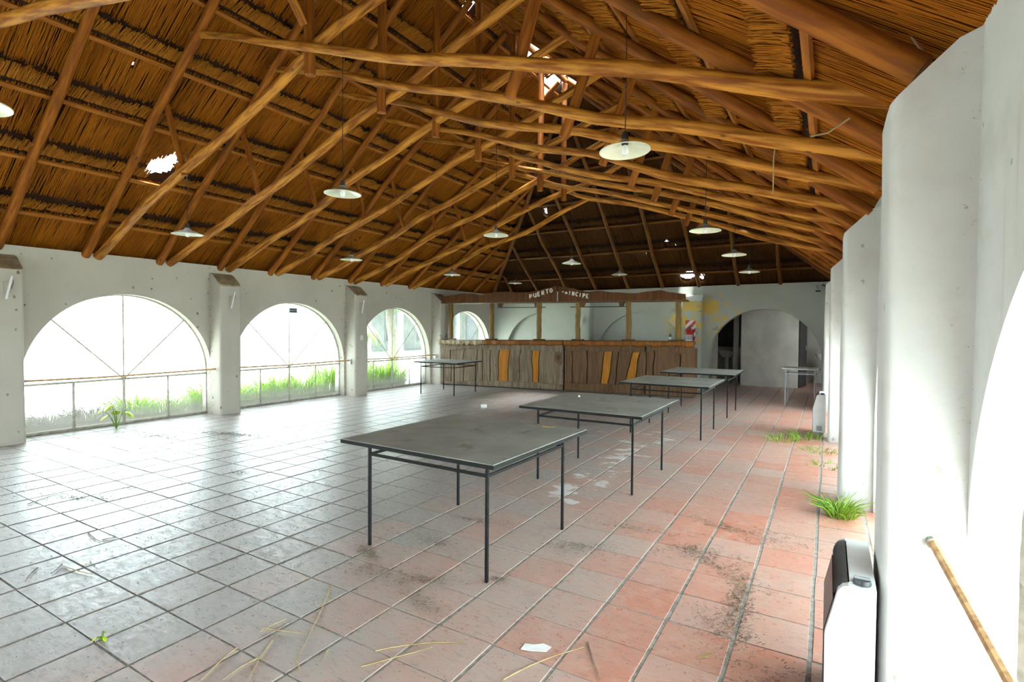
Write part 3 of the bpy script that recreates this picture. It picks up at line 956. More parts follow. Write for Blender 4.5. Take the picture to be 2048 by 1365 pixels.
pole('brace', (XC + 0.02, 3.30, 4.45), (XC, 2.2, 5.9), 0.042, 0.042, 'pole_wood', t0, 0.02, 8, origin=t0.location)

# ------------------------------------------------------------------ tables
def table(cx, cy, sx, sy, lx, ly, label, rz=0.0, h=0.76, top='table_dust', ox=0.0, oy=0.0, metal='black_metal'):
    t = empty('steel_table', (cx, cy, 0), rz)
    tag(t, label, 'table', 'square steel tables standing about the hall')
    MB().box((ox - sx / 2, oy - sy / 2, h - 0.022), (ox + sx / 2, oy + sy / 2, h), 0.004).build('table_top', top, t)
    e = MB()
    x0, x1, y0, y1 = ox - sx / 2, ox + sx / 2, oy - sy / 2, oy + sy / 2
    e.box((x0 - .004, y0 - .004, h - .028), (x1 + .004, y0 + .004, h - .004)); e.box((x0 - .004, y1 - .004, h - .028), (x1 + .004, y1 + .004, h - .004))
    e.box((x0 - .004, y0 + .004, h - .028), (x0 + .004, y1 - .004, h - .004)); e.box((x1 - .004, y0 + .004, h - .028), (x1 + .004, y1 - .004, h - .004))
    e.build('edge_band', metal, t)
    r = 0.0088
    for a in (-1, 1):
        for b in (-1, 1):
            x, y = a * lx / 2, b * ly / 2
            MB().box((x - r, y - r, 0.0), (x + r, y + r, h - 0.022)).build('leg', metal, t)
    zr = h - 0.115
    for a in (-1, 1):
        MB().box((-lx / 2 + r, a * ly / 2 - .007, zr - .009), (lx / 2 - r, a * ly / 2 + .007, zr + .009)).build('stretcher', metal, t)
        MB().box((a * lx / 2 - .007, -ly / 2 + r, zr - .009), (a * lx / 2 + .007, ly / 2 - r, zr + .009)).build('stretcher', metal, t)
    return t
table(-2.18, 3.00, 1.27, 1.27, 1.0, 1.0, 'black steel table with dusty grey top standing nearest to the camera', math.radians(-1.5))
table(-1.97, 5.09, 1.24, 1.32, 0.98, 1.01, 'dusty grey steel table directly behind the nearest one', 0.0)
table(-1.93, 7.89, 1.24, 1.28, 0.99, 0.95, 'dusty grey steel table, third in the row down the hall', 0.0)
table(-1.93, 10.07, 1.24, 1.28, 1.0, 0.98, 'dusty grey steel table in front of the right end of the bar', 0.0)
table(-7.53, 9.70, 1.16, 1.10, 0.90, 0.92, 'low grey steel table standing alone before the left end of the bar', math.radians(4), 0.74)
table(-0.42, 12.2, 0.66, 0.56, 0.52, 0.44, 'narrow pale steel table by the right wall before the back arch', math.radians(-3), 0.75, 'sign_white', metal='heater_grey')

# ------------------------------------------------------------------ pendant lamps
def lamp(x, y, z, label, zt, tilt=(0, 0)):
    l = empty('pendant_lamp', (x, y, z))
    tag(l, label, 'lamp', 'white enamel pendant lamps')
    R = 0.193
    sh = [(R, 0.0), (R * 0.97, 0.006), (R * 0.6, 0.034), (R * 0.33, 0.052), (0.045, 0.062), (0.03, 0.085)]
    lo = MB().lathe([(r - .002, zz - .003) for r, zz in sh], 32)
    s = lo.build('shade', 'enamel_white', l, True); s.rotation_euler = (tilt[0], tilt[1], 0)
    u = MB().lathe([(r + .0015, zz + .003) for r, zz in sh] , 32).build('shade_back', 'enamel_top', l, True); u.rotation_euler = s.rotation_euler
    MB().lathe([(R - .002, -.003), (R + .004, -.002), (R + .004, .004), (R, .006)], 32).build('rim', 'enamel_white', s, True)
    MB().lathe([(0.001, 0.15), (0.022, 0.145), (0.028, 0.085), (0.026, 0.05), (0.018, 0.045), (0.001, 0.045)], 16).build('socket', 'dark_plastic', l, True)
    MB().lathe([(0.001, -0.035), (0.02, -0.03), (0.031, -0.008), (0.028, 0.018), (0.015, 0.045)], 16).build('bulb', 'bulb_glass', l, True)
    MB().tube([(0, 0, 0.14), (0.004, 0, (zt - z) * 0.5), (0, 0, zt - z)], 0.004, 5).build('cord', 'dark_plastic', l)
LAMPS = [(-7.5, 3.84, 2.77, 'white pendant lamp hanging before the leftmost arched window'),
         (-7.5, 6.74, 2.75, 'white pendant lamp, second from the camera on the window side'),
         (-7.5, 9.77, 2.74, 'white pendant lamp above the table left of the bar'),
         (-7.5, 12.66, 2.76, 'small white pendant lamp deep above the left end of the bar'),
         (-4.55, 3.92, 2.98, 'large white pendant lamp in the middle of the left half, under the poles'),
         (-4.55, 7.04, 3.00, 'white pendant lamp at the centre of the hall, before the dark hip'),
         (-4.55, 9.95, 2.86, 'white pendant lamp right above the lettered sign board'),
         (-4.55, 12.88, 2.89, 'small white pendant lamp low at the dark back slope behind the sign'),
         (-1.35, 3.89, 2.92, 'biggest white pendant lamp with visible bulb, nearest the camera at right'),
         (-1.35, 7.04, 2.80, 'white pendant lamp, second in the right-hand row'),
         (-1.35, 9.48, 2.78, 'white pendant lamp, third in the right-hand row'),
         (-1.35, 11.5, 2.68, 'smallest white pendant lamp of the right-hand row before the back arch'),
         (-4.47, 0.96, 2.87, 'white pendant lamp cut off by the left edge of the picture')]
for x, y, z, lb in LAMPS:
    zt = Z_E + SLOPE * min(x + 9.04, 0.24 - x, 14.04 - y) + 0.1
    lamp(x, y, z, lb, zt, (rng.uniform(-.05, .05), rng.uniform(-.06, .03)) if x > -2 and y < 4 else (rng.uniform(-.03, .03), rng.uniform(-.03, .03)))
bpy.context.view_layer.update()

# ------------------------------------------------------------------ the bar
BA = math.radians(8.143)
def bar_frame(name): return empty(name, (-8.79, 11.05, 0), BA)      # local x along the bar, -y towards the hall
bar = bar_frame('bar_counter')
tag(bar, 'long rustic bar counter of rough planks along the back of the hall', 'bar counter')
def wavy(x0, x1, z0, z1, amp, n=18, seed=0, top=True):
    """board outline in x,z with a live edge"""
    lo, hi = [], []
    for k in range(n + 1):
        x = x0 + (x1 - x0) * k / n
        d = amp * (mnoise.noise((x * 1.7 + seed, seed, 0)) * 1.6 + 0.5 * mnoise.noise((x * 5 + seed, 2, 0)))
        lo.append((x, z0 + (0 if top else d))); hi.append((x, z1 + (d if top else 0)))
    return lo + hi[::-1]
TOPS = [0.0, 0.27, 0.67, 1.08, 1.21, 1.45, 1.67, 1.96, 2.25, 2.57, 2.76, 3.38, 3.42, 3.59, 3.96, 4.36, 4.56, 4.70, 5.02, 5.18, 5.34, 5.52, 6.07, 6.38]
BOTS = [0.0, 0.30, 0.66, 1.03, 1.21, 1.43, 1.66, 1.93, 2.23, 2.60, 2.74, 3.39, 3.42, 3.60, 3.97, 4.29, 4.46, 4.64, 4.83, 5.04, 5.34, 5.51, 6.11, 6.40]
for i in range(len(TOPS) - 1):
    if i == 11: continue                     # open gap between the two lengths of the bar
    g = 0.011
    orange = i in (6, 9, 15, 18)
    pl, pr = [], []
    for k in range(9):
        z = 0.03 + (1.05 - 0.03) * k / 8
        f = (z - 0.2) / 0.75
        wl = 0.04 * mnoise.noise((TOPS[i] * 3, z * 3.6, 1)) if i not in (0, 4, 12, 20) else 0
        wr = 0.04 * mnoise.noise((TOPS[i + 1] * 3, z * 3.6, 1)) if i not in (3, 10, 19, 22) else 0
        pl.append((BOTS[i] + (TOPS[i] - BOTS[i]) * f + g + wl, z)); pr.append((BOTS[i + 1] + (TOPS[i + 1] - BOTS[i + 1]) * f - g + wr, z))
    cx = (TOPS[i] + TOPS[i + 1]) / 2
    d = rng.uniform(0, 0.012)
    MB().prism([(x - cx, z) for x, z in pl] + [(x - cx, z) for x, z in pr[::-1]], 'y', -0.035 - d, 0).build('plank', 'bar_orange' if orange else ('bar_wood_brown' if i > 11 else 'bar_wood'), bar, loc=(cx, 0, 0))
for x0, x1, z, sd in ((0.02, 1.205, 0.11, 1), (1.215, 3.38, 0.17, 4), (3.42, 5.3, 0.22, 9), (5.34, 6.38, 0.26, 15)):
    mt = 'bar_wood' if x1 < 3.4 else 'bar_wood_brown'
    cx = (x0 + x1) / 2
    MB().prism([(x - cx, zz) for x, zz in wavy(x0, x1, 0.03, z, 0.03, 20, sd)], 'y', -0.078, -0.02).build('kick_board', mt, bar, loc=(cx, 0, 0))
    MB().prism([(x - cx, zz) for x, zz in wavy(x0, x1, 0.955 + 0.01 * x0, 1.135, 0.035, 20, sd + 3, top=False)], 'y', -0.080, -0.02).build('top_board', mt, bar, loc=(cx, 0, 0))
MB().box((0.0, 0.05, 0.0), (3.385, 0.09, 1.10)).build('back_panel', 'bar_wood_brown', bar)
MB().box((3.42, 0.05, 0.0), (6.36, 0.09, 1.12)).build('back_panel', 'bar_wood_brown', bar)
MB().box((0.01, 0.0, 0.0), (6.36, 0.05, 0.035)).build('plinth', 'dark_plastic', bar)
MB().box((6.34, 0.0, 0.03), (6.40, 0.55, 1.08)).build('end_panel', 'bar_wood_brown', bar)
def slab(x0, x1, mat, sd, z0):
    n = 40
    fr = [(x0 + (x1 - x0) * k / n, -0.20 + 0.035 * mnoise.noise((k * 0.33 + sd, sd, 0))) for k in range(n + 1)]
    cx = (x0 + x1) / 2
    vs, fs = [], []
    for k, (x, y) in enumerate(fr):
        th = 0.115 + 0.05 * mnoise.noise((k * 0.4 + sd, 4, sd))
        zt = z0 + 0.010 * x
        vs += [(x - cx, y, zt), (x - cx, y - 0.012, zt - 0.02), (x - cx, y - 0.008, zt - th * 0.8), (x - cx, y + 0.02, zt - th), (x - cx, 0.5, zt - 0.08), (x - cx, 0.5, zt)]
    for k in range(n):
        for q in range(6):
            p = (q + 1) % 6
            fs.append((k * 6 + q, k * 6 + p, (k + 1) * 6 + p, (k + 1) * 6 + q))
    fs += [tuple(range(6)), tuple(n * 6 + q for q in range(6))]
    return MB().add(vs, fs).build('counter_slab', mat, bar, loc=(cx, 0, 0))
slab(0.0, 1.28, 'counter_grey', 2, 1.185)
slab(1.29, 3.40, 'counter_edge', 7, 1.19)
slab(3.42, 6.36, 'counter_edge', 13, 1.19)
# carved shield beside the gap
shp = [(-0.115, 0.16), (-0.06, 0.175), (0, 0.16), (0.06, 0.175), (0.115, 0.16), (0.11, 0.0), (0.085, -0.08), (0.045, -0.14), (0.0, -0.175), (-0.045, -0.14), (-0.085, -0.08), (-0.11, 0.0)]
em = MB().prism(shp, 'y', -0.085, -0.04).build('shield', 'bar_wood', bar, loc=(3.265, 0, 0.79))
MB().prism([(x * .82, z * .82) for x, z in shp], 'y', -0.093, -0.084).build('field', 'bar_wood_brown', em)
for a in range(8):
    t = a * math.pi / 4
    MB().tube([(0.015 * math.cos(t), -0.098, 0.02 + 0.015 * math.sin(t)), (0.05 * math.cos(t), -0.098, 0.02 + 0.062 * math.sin(t))], [0.012, 0.006], 5).build('petal', 'dark_plastic', em)

canopy = bar_frame('bar_canopy')
tag(canopy, 'dark wooden lettered sign board on six pole posts above the bar counter', 'bar canopy')
for s in (0.21, 1.40, 2.70, 3.69, 4.90, 6.01):
    zb = 1.195 + 0.010 * s
    h = 2.17 - zb
    m = MB().tube([(rng.uniform(-.008, .008), rng.uniform(-.008, .008), zb + 0.02 + (h - 0.02) * k / 8) for k in range(9)], [0.062 + rng.uniform(-.006, .006) for k in range(9)], 12)
    p = m.build('post', 'post_wood', canopy, True, loc=(s, 0.10, 0))
    MB().box((-0.14, -0.07, zb), (0.14, 0.07, zb + 0.025), 0.004).build('base_plate', 'bar_wood_brown', p)
def board(pts, z0, mat):
    cx = (pts[0][0] + pts[-1][0]) / 2
    poly = [(pts[0][0] - cx, z0), (pts[-1][0] - cx, z0)] + [(x - cx, z) for x, z in pts[::-1]]
    return MB().prism(poly, 'y', -0.135, -0.09).build('sign_board', mat, canopy, loc=(cx, 0, 0)), cx
def smooth(pts, n=4):
    out = []
    for (x0, z0), (x1, z1) in zip(pts, pts[1:]):
        for k in range(n):
            t = k / n; e = t * t * (3 - 2 * t)
            out.append((x0 + (x1 - x0) * t, z0 + (z1 - z0) * e))
    return out + [pts[-1]]
b1, c1 = board(smooth([(0.06, 2.323), (0.36, 2.357), (0.66, 2.392), (0.95, 2.387), (1.19, 2.351), (1.40, 2.379), (1.58, 2.42), (1.93, 2.42), (2.20, 2.396), (2.53, 2.396), (2.72, 2.441), (3.04, 2.495), (3.22, 2.534)]), 2.165, 'sign_wood')
b2, c2 = board(smooth([(3.26, 2.515), (3.42, 2.493), (3.61, 2.471), (3.79, 2.42), (3.97, 2.382), (4.27, 2.399), (4.56, 2.359), (5.08, 2.327), (5.41, 2.366), (5.65, 2.384), (5.84, 2.336), (6.18, 2.291)]), 2.165, 'sign_wood')
MB().box((0.05, -0.14, 2.145), (6.22, 0.35, 2.165)).build('shelf', 'bar_wood_brown', canopy)
MB().box((3.225, -0.12, 2.17), (3.245, -0.10, 2.40)).build('gap_strip', 'letter_white', canopy)
STROKES = {
    'P': [[(0, 0), (0, 1), (.6, .9), (.6, .55), (0, .45)]],
    'U': [[(0, 1), (0, .25), (.3, 0), (.65, .2)], [(.65, 1), (.65, 0)]],
    'E': [[(.6, 1), (0, 1), (0, 0), (.6, 0)], [(0, .5), (.45, .5)]],
    'R': [[(0, 0), (0, 1), (.6, .9), (.55, .55), (0, .5)], [(.2, .5), (.65, 0)]],
    'T': [[(0, 1), (.75, 1)], [(.37, 1), (.37, 0)]],
    'O': [[(.3, 0), (0, .25), (0, .75), (.3, 1), (.6, .75), (.6, .25), (.3, 0)]],
    'I': [[(.2, 1), (.2, 0)]],
    'N': [[(0, 0), (0, 1), (.55, 0), (.55, 1)]],
    'C': [[(.6, .9), (.25, 1), (0, .7), (0, .3), (.25, 0), (.6, .1)]],
    'p': [[(0, .45), (.5, .5)]],               # what is left of the broken P
    'r': [[(0, 0), (0, .55), (.45, .5), (.45, .05)]],
}
def letters(word, x0, z0, x1, z1, par, cx, h):
    n = len(word)
    ang = math.atan2(z1 - z0, x1 - x0)
    for k, ch in enumerate(word):
        t = k / (n - 1)
        w = (x1 - x0) / n * 0.78
        lx, lz = x0 + (x1 - x0 - w) * t, z0 + (z1 - z0) * t
        m = MB()
        for st in STROKES[ch]:
            pts = []
            for a, b in st:
                px, pz = a * w * 1.15 + rng.uniform(-.003, .003), b * h + rng.uniform(-.004, .004)
                pts.append((px * math.cos(ang) - pz * math.sin(ang) * .5, 0, px * math.sin(ang) + pz))
            for pa, pb in zip(pts, pts[1:]): m.tube([pa, pb], 0.0125, 6)
        m.build('letter', 'letter_white', par, True, loc=(lx - cx, -0.142, lz))
letters('PUERTO', 2.54, 2.238, 3.14, 2.375, b1, c1, 0.095)
letters('prINCIPE', 3.36, 2.352, 4.02, 2.235, b2, c2, 0.09)
for s0, s1, br in ((1.56, 2.86, (1.62, 2.62)), (3.49, 4.84, (3.78, 4.72))):
    g = bar_frame('glass_rail')
    tag(g, 'thin dark hanging rail under the sign board, %s of the two' % ('left' if s0 < 2 else 'right'), 'rail', 'hanging rails under the bar sign')
    MB().tube([(s0, 0.12, 2.035), (s1, 0.12, 2.035)], 0.011, 6).build('rod', 'dark_plastic', g)
    for b in br:
        MB().prism([(b - .05, 2.147), (b + .09, 2.147), (b + .05, 2.04), (b - .03, 2.04)], 'y', 0.08, 0.16).build('bracket', 'bar_wood_brown', g)
def bottle(s, y, label, mat, sc=1.0):
    o = bar_frame('bottle')
    zb = 1.19 + 0.01 * s
    x, yy = s, y
    m = MB().lathe([(0.001, 0), (0.032, 0.0), (0.034, 0.02), (0.034, 0.13), (0.026, 0.16), (0.012, 0.19), (0.011, 0.25), (0.014, 0.252), (0.014, 0.265), (0.001, 0.265)], 16)
    m.build('body', mat, o, True)
    MB().lathe([(0.0345, 0.04), (0.035, 0.042), (0.035, 0.10), (0.0345, 0.102)], 16).build('label_band', 'paper', o, True)
    o.matrix_basis = Matrix.Translation((-8.79, 11.05, 0)) @ Matrix.Rotation(BA, 4, 'Z') @ Matrix.Translation((x, yy, zb)) @ Matrix.Scale(sc, 4)
    tag(o, label, 'bottle', 'bottles left on the bar')
bottle(5.83, 0.18, 'thin clear bottle left on the counter beside the rightmost post', 'bottle_glass', 0.9)
bottle(0.06, 0.12, 'small dark bottle at the far left end of the counter', 'dark_plastic', 0.55)

# ------------------------------------------------------------------ fire point on the back pillar
bd = empty('fire_board', (-2.95, 13.685, 1.12))
tag(bd, 'white board with red diagonal stripes on the flaking back pillar', 'sign board')
MB().box((-0.12, -0.012, 0), (0.12, 0.0, 0.62)).build('panel', 'sign_white', bd)
def clip(poly, f):
    out = []
    for (a, b) in zip(poly, poly[1:] + poly[:1]):
        fa, fb = f(a), f(b)
        if fa >= 0: out.append(a)
        if fa * fb < 0:
            t = fa / (fa - fb); out.append((a[0] + (b[0] - a[0]) * t, a[1] + (b[1] - a[1]) * t))
    return out
for k in range(-2, 6):
    poly = [(-0.12, 0), (0.12, 0), (0.12, 0.62), (-0.12, 0.62)]
    q = 0.2 * k + 0.02
    poly = clip(poly, lambda p: p[1] - p[0] - q)
    if len(poly) > 2: poly = clip(poly, lambda p: q + 0.1 - (p[1] - p[0]))
    if len(poly) > 2:
        MB().prism(poly, 'y', -0.0145, -0.0125).build('stripe', 'red_paint', bd)
ex = empty('fire_extinguisher', (-2.96, 13.59, 1.08))
tag(ex, 'red fire extinguisher hung before the striped board', 'fire extinguisher')
MB().lathe([(0.001, 0), (0.07, 0.0), (0.08, 0.02), (0.08, 0.36), (0.06, 0.41), (0.025, 0.44), (0.001, 0.44)], 20).build('cylinder', 'red_paint', ex, True)
MB().lathe([(0.0815, 0.10), (0.0825, 0.102), (0.0825, 0.18), (0.0815, 0.182)], 20).build('label_band', 'sign_white', ex, True)
MB().lathe([(0.0815, 0.19), (0.0825, 0.192), (0.0825, 0.30), (0.0815, 0.302)], 20).build('instruction_band', 'heater_grey', ex, True)
MB().lathe([(0.02, 0.43), (0.024, 0.44), (0.024, 0.49), (0.001, 0.50)], 12).build('valve', 'dark_plastic', ex, True)
MB().tube([(0, 0, 0.48), (0.06, -0.02, 0.52), (0.10, -0.03, 0.50)], 0.010, 6).build('lever', 'dark_plastic', ex)
MB().tube([(0.02, 0, 0.46), (0.10, -0.02, 0.42), (0.105, -0.02, 0.2), (0.10, -0.02, 0.05)], 0.012, 8).build('hose', 'dark_plastic', ex, True)
MB().box((-0.02, 0.06, 0.30), (0.02, 0.10, 0.42)).build('hook', 'frame_metal', ex)

# ------------------------------------------------------------------ gas heaters on the right-hand pillars
def heater(y0, label, L=0.52):
    h = empty('gas_heater', (xr(y0 + L / 2) - 0.01, y0, 0))
    tag(h, label, 'heater', 'white gas heaters on the right-hand pillars')
    # profile in x (negative into the hall), z
    prof = [(0, 0.06), (-0.155, 0.06), (-0.158, 0.40), (-0.130, 0.52), (-0.118, 0.575), (-0.105, 0.592), (-0.085, 0.60), (0, 0.60)]
    inner = [(x * 0.97, 0.06 + (z - 0.06) * 0.97) for x, z in prof]
    MB().prism(prof, 'y', 0.0, 0.035).build('side_panel', 'heater_white', h)
    MB().prism(prof, 'y', L - 0.035, L).build('side_panel', 'heater_white', h)
    MB().prism(inner, 'y', 0.035, L - 0.035).build('casing', 'heater_dark', h)
    MB().box((-0.082, 0.035, 0.585), (0, L - 0.035, 0.603)).build('top_panel', 'heater_white', h)
    MB().prism([(-0.134, 0.528), (-0.1625, 0.398), (-0.152, 0.398), (-0.122, 0.52)], 'y', 0.036, L - 0.036).build('sloping_panel', 'heater_dark', h)
    for k in range(13):                      # black ribs over the rounded shoulder
        t = k / 12
        ang = math.radians(4 + 76 * t)
        x, z = -0.086 - 0.044 * math.sin(ang), 0.538 + 0.064 * math.cos(ang)
        MB().box((x - 0.0018, 0.036, z - 0.0025), (x + 0.0018, L - 0.036, z + 0.0025)).build('grille_rib', 'heater_dark', h)
    MB().box((-0.162, 0.036, 0.09), (-0.150, L - 0.036, 0.395)).build('front_panel', 'heater_dark', h)
    kb = MB().lathe([(0.001, 0.618), (0.026, 0.618), (0.030, 0.606), (0.030, 0.601)], 18).build('knob', 'heater_dark', h, True, loc=(-0.042, 0.045, 0))
    MB().box((-0.024, -0.004, 0.617), (0.024, 0.004, 0.626)).build('grip', 'heater_grey', kb)
    MB().box((-0.11, -0.004, 0.085), (-0.04, 0.0, 0.155)).build('vent', 'heater_grey', h)
    for y in (0.05, L - 0.09):
        MB().box((-0.14, y, 0.0), (-0.02, y + 0.04, 0.06)).build('foot', 'heater_grey', h)
heater(2.13, 'white gas heater with black ribbed shoulder on the nearest pillar')
heater(8.62, 'small distant white gas heater beyond the weeds by the right wall')

# ------------------------------------------------------------------ fittings on the walls
def wall_light(loc, rz, label, broken=0.25):
    w = empty('wall_light', loc, rz)
    tag(w, label, 'wall light', 'broken tube lights on the pillars')
    MB().box((0, -0.04, -0.07), (0.025, 0.035, 0.07), 0.005).build('back_box', 'plaster_left', w)
    MB().tube([(0.045, -0.03, -0.15), (0.05, 0.03, 0.14)], 0.013, 8).build('tube', 'bulb_glass', w, True)
    MB().tube([(0.03, 0.02, -0.02), (0.05, 0.04, 0.05), (0.03, 0.045, 0.09)], 0.0025, 5).build('wire', 'dark_plastic', w)
wall_light((-8.785, 2.34, 1.99), 0, 'white tube light on the pillar at the left edge of the picture')
wall_light((-8.785, 5.24, 1.97), 0, 'broken tube light on the pillar between the first two arched windows')
wall_light((-8.785, 8.20, 1.97), 0, 'broken tube light on the pillar beside the low lone table')
wall_light((-5.88, 13.69, 1.75), math.radians(-90), 'little tube light on the pillar behind the bar')
sw = MB().box((0, -0.04, -0.055), (0.012, 0.04, 0.055), 0.004).build('switch_plate', 'sign_white', loc=(-8.785, 8.2, 1.28))
tag(sw, 'small yellowed switch plate on the pillar beside the low lone table', 'switch')
pl = empty('small_plate', (-9.23, 6.80, 1.84))
tag(pl, 'small grey plate hanging at the top of the second arched window', 'plate')
MB().box((-0.004, -0.09, -0.05), (0.004, 0.09, 0.05)).build('panel', 'heater_grey', pl)
for z in (-0.022, 0.022):
    MB().box((0.0045, -0.082, z - 0.012), (0.007, 0.082, z + 0.012)).build('line', 'heater_dark', pl)
sp = empty('spotlight', (-0.16, 13.93, 2.50))
tag(sp, 'small round spotlight in the far right corner under the eaves', 'spotlight')
MB().lathe([(0.001, -0.03), (0.05, -0.025), (0.065, 0.03), (0.062, 0.035), (0.001, 0.02)], 16).build('head', 'heater_grey', sp, True, loc=(0, -0.06, 0), rot=(math.radians(80), 0, 0))
MB().tube([(0, 0, 0), (0.08, 0.02, 0.06), (0.14, 0.05, 0.02)], 0.012, 6).build('arm', 'dark_plastic', sp, True)
MB().box((-0.07, -0.05, -0.10), (0.03, 0.05, -0.07)).build('bracket', 'dark_plastic', sp)

# ------------------------------------------------------------------ plants and weeds
def blades(name, loc, n, h, spread, mat, label, cat, group=None, rad=0.006, lean=0.6):
    a = nrg.uniform(0, 2 * math.pi, n)
    r0 = spread * 0.35 * np.sqrt(nrg.random(n))
    p0 = np.stack([r0 * np.cos(a), r0 * np.sin(a), np.zeros(n)], 1)
    hh = h * nrg.uniform(0.3, 1.0, n) * (1 - 0.45 * (r0 / (spread * 0.35)) ** 2)
    a2 = a + nrg.normal(0, 0.6, n)
    ln = hh * lean * nrg.uniform(0.2, 1.1, n)
    mid = p0 + np.stack([ln * 0.35 * np.cos(a2), ln * 0.35 * np.sin(a2), hh * 0.65], 1)
    p1 = p0 + np.stack([ln * np.cos(a2), ln * np.sin(a2), hh], 1)
    o = strands(name, p0, p1, nrg.uniform(0.5, 1.1, n) * rad, mat, None, None, 3, mid)
    o.location = loc
    return tag(o, label, cat, group)
blades('grass_tuft', (0.16, 4.97, 0), 150, 0.19, 0.30, 'grass_bright', 'bright green grass tuft at the foot of the second right-hand pillar', 'grass', None, 0.0075, 1.7)
for i, (x, y, s, lb) in enumerate([(-0.22, 8.35, 0.13, 'weeds in front of the distant heater'), (-0.50, 8.05, 0.10, 'low weeds growing from the joint left of the distant heater'),
                                 (-0.02, 7.55, 0.07, 'sparse sprouts in the floor joint before the distant heater'), (0.06, 6.8, 0.05, 'tiny sprouts in the floor joint by the right wall')]):
    blades('weed_patch', (x, y, 0), 60 - 10 * i, s * 1.2, 0.6, 'grass_bright', lb, 'weeds', 'weeds in the floor joints', 0.006, 1.8)['kind'] = 'stuff'
def leafy(name, loc, n, h, size, mat, label, cat, group=None):
    """broad-leaved plant: stems with flat pointed leaves"""
    root = empty(name, loc)
    tag(root, label, cat, group)
    for k in range(n):
        a = 2 * math.pi * k / n + rng.uniform(-.4, .4)
        hh = h * rng.uniform(0.5, 1.0)
        out = size * rng.uniform(0.5, 1.1)
        tip = Vector((math.cos(a) * out, math.sin(a) * out, hh))
        MB().tube([(0, 0, 0), tip * 0.5 + Vector((0, 0, hh * 0.25)), tip], [0.007, 0.005, 0.003], 5).build('stem', 'leaf_green', root)
        d = Vector((math.cos(a), math.sin(a), -0.45)).normalized()
        sd = Vector((-math.sin(a), math.cos(a), 0))
        up = sd.cross(d)
        L = size * rng.uniform(0.6, 0.95)
        vs, fs = [], []
        for i in range(7):
            t = i / 6
            w = L * 0.36 * math.sin(math.pi * min(1, 0.12 + t * 0.88)) * (1 - 0.2 * t)
            c = tip + d * (L * t) - Vector((0, 0, 0.25 * L * t * t))
            vs += [c - sd * w + up * 0.15 * w, c, c + sd * w + up * 0.15 * w]
        for i in range(6):
            for q in range(2):
                fs.append((i * 3 + q, i * 3 + q + 1, i * 3 + q + 4, i * 3 + q + 3))
        lf = MB().add(vs, fs).build('leaf', mat, root, True)
        md = lf.modifiers.new('thick', 'SOLIDIFY'); md.thickness = 0.002
    return root
leafy('young_plant', (-8.93, 3.56, 0), 8, 0.40, 0.17, 'leaf_lime', 'lime green broad-leaved plant sprouting inside the leftmost arched window', 'plant')
leafy('seedling', (-2.97, 1.02, 0), 3, 0.03, 0.03, 'leaf_lime', 'tiny bright green seedling in a floor joint in the foreground', 'plant')

# ------------------------------------------------------------------ garden outside the arches
gr = MB().box((-60, -40, -0.6), (40, 60, -0.10)).build('garden_ground', 'ground')
tag(gr, kind='structure')
def meadow(c, spots, mat, label):
    """uncounted garden grass under one window: drooping blades in one mesh"""
    P0, PM, P1 = [], [], []
    for y, h in spots:
        n = 520
        a = nrg.uniform(0, 2 * math.pi, n)
        r0 = 0.35 * np.sqrt(nrg.random(n))
        p0 = np.stack([-10.25 + r0 * np.cos(a) * 0.8, y + r0 * np.sin(a), np.full(n, -0.10)], 1)
        hh = h * nrg.uniform(0.3, 1.0, n) * (1 - 0.45 * (r0 / 0.35) ** 2)
        a2 = a + nrg.normal(0, 0.6, n)
        ln = np.minimum(hh * nrg.uniform(0.2, 1.1, n), 0.45)
        P0.append(p0)
        PM.append(p0 + np.stack([ln * 0.35 * np.cos(a2), ln * 0.35 * np.sin(a2), hh * 0.65], 1))
        P1.append(p0 + np.stack([ln * np.cos(a2), ln * np.sin(a2), hh], 1))
    P0, PM, P1 = np.concatenate(P0), np.concatenate(PM), np.concatenate(P1)
    o = strands('garden_grass', P0, P1, nrg.uniform(0.0032, 0.0072, len(P0)), mat, None, None, 3, PM)
    tag(o, label, 'grass', None, 'stuff')
WN = ('the window cut off at the left edge', 'the leftmost arched window', 'the second arched window', 'the window beside the bar')
for wi, c in enumerate(BAYS[1:5]):
    dry, green = [], []
    for j in range(5):
        tall = (0.5, 0.5, 0.75, 1.05)[wi] * rng.uniform(0.75, 1.1)
        y = c - 1.1 + j * 0.55 + rng.uniform(-.05, .05)
        (dry if wi <= 1 and j < 3 else green).append((y, 0.10 + tall * (0.62 if wi <= 1 and j < 3 else 1.0)))
    if dry: meadow(c, dry, 'leaf_dry', 'dry brown grass heap outside ' + WN[wi])
    meadow(c, green, 'leaf_green', 'fresh green grass outside ' + WN[wi])
def palm(x, y, h, lean, label, fr=11, r=0.14):
    p = empty('palm_tree', (x, y, -0.3))
    tag(p, label, 'tree', 'palms in the garden')
    top = Vector((lean, lean * 0.3, h))
    MB().tube([Vector((0, 0, 0)).lerp(top, t / 10) + Vector((0.12 * math.sin(t * 0.5), 0, 0)) for t in range(11)], [r * (1.15 - 0.03 * t) for t in range(11)], 10).build('trunk', 'trunk', p, True)
    for q in range(fr):
        a = 2 * math.pi * q / fr
        L = 0.95
        vs, fs = [], []
        for i in range(9):
            t = i / 8
            c = top + Vector((math.cos(a) * L * t, math.sin(a) * L * t, 0.6 * math.sin(t * 2.2) - 0.9 * t * t))
            w = 0.26 * math.sin(math.pi * (0.1 + 0.85 * t))
            s = Vector((-math.sin(a), math.cos(a), 0)) * w
            vs += [c - s - Vector((0, 0, w * .7)), c, c + s - Vector((0, 0, w * .7))]
        for i in range(8):
            for z in range(2): fs.append((i * 3 + z, i * 3 + z + 1, i * 3 + z + 4, i * 3 + z + 3))
        lf = MB().add(vs, fs).build('frond', 'palm_leaf', p, True)
        md = lf.modifiers.new('thick', 'SOLIDIFY'); md.thickness = 0.004
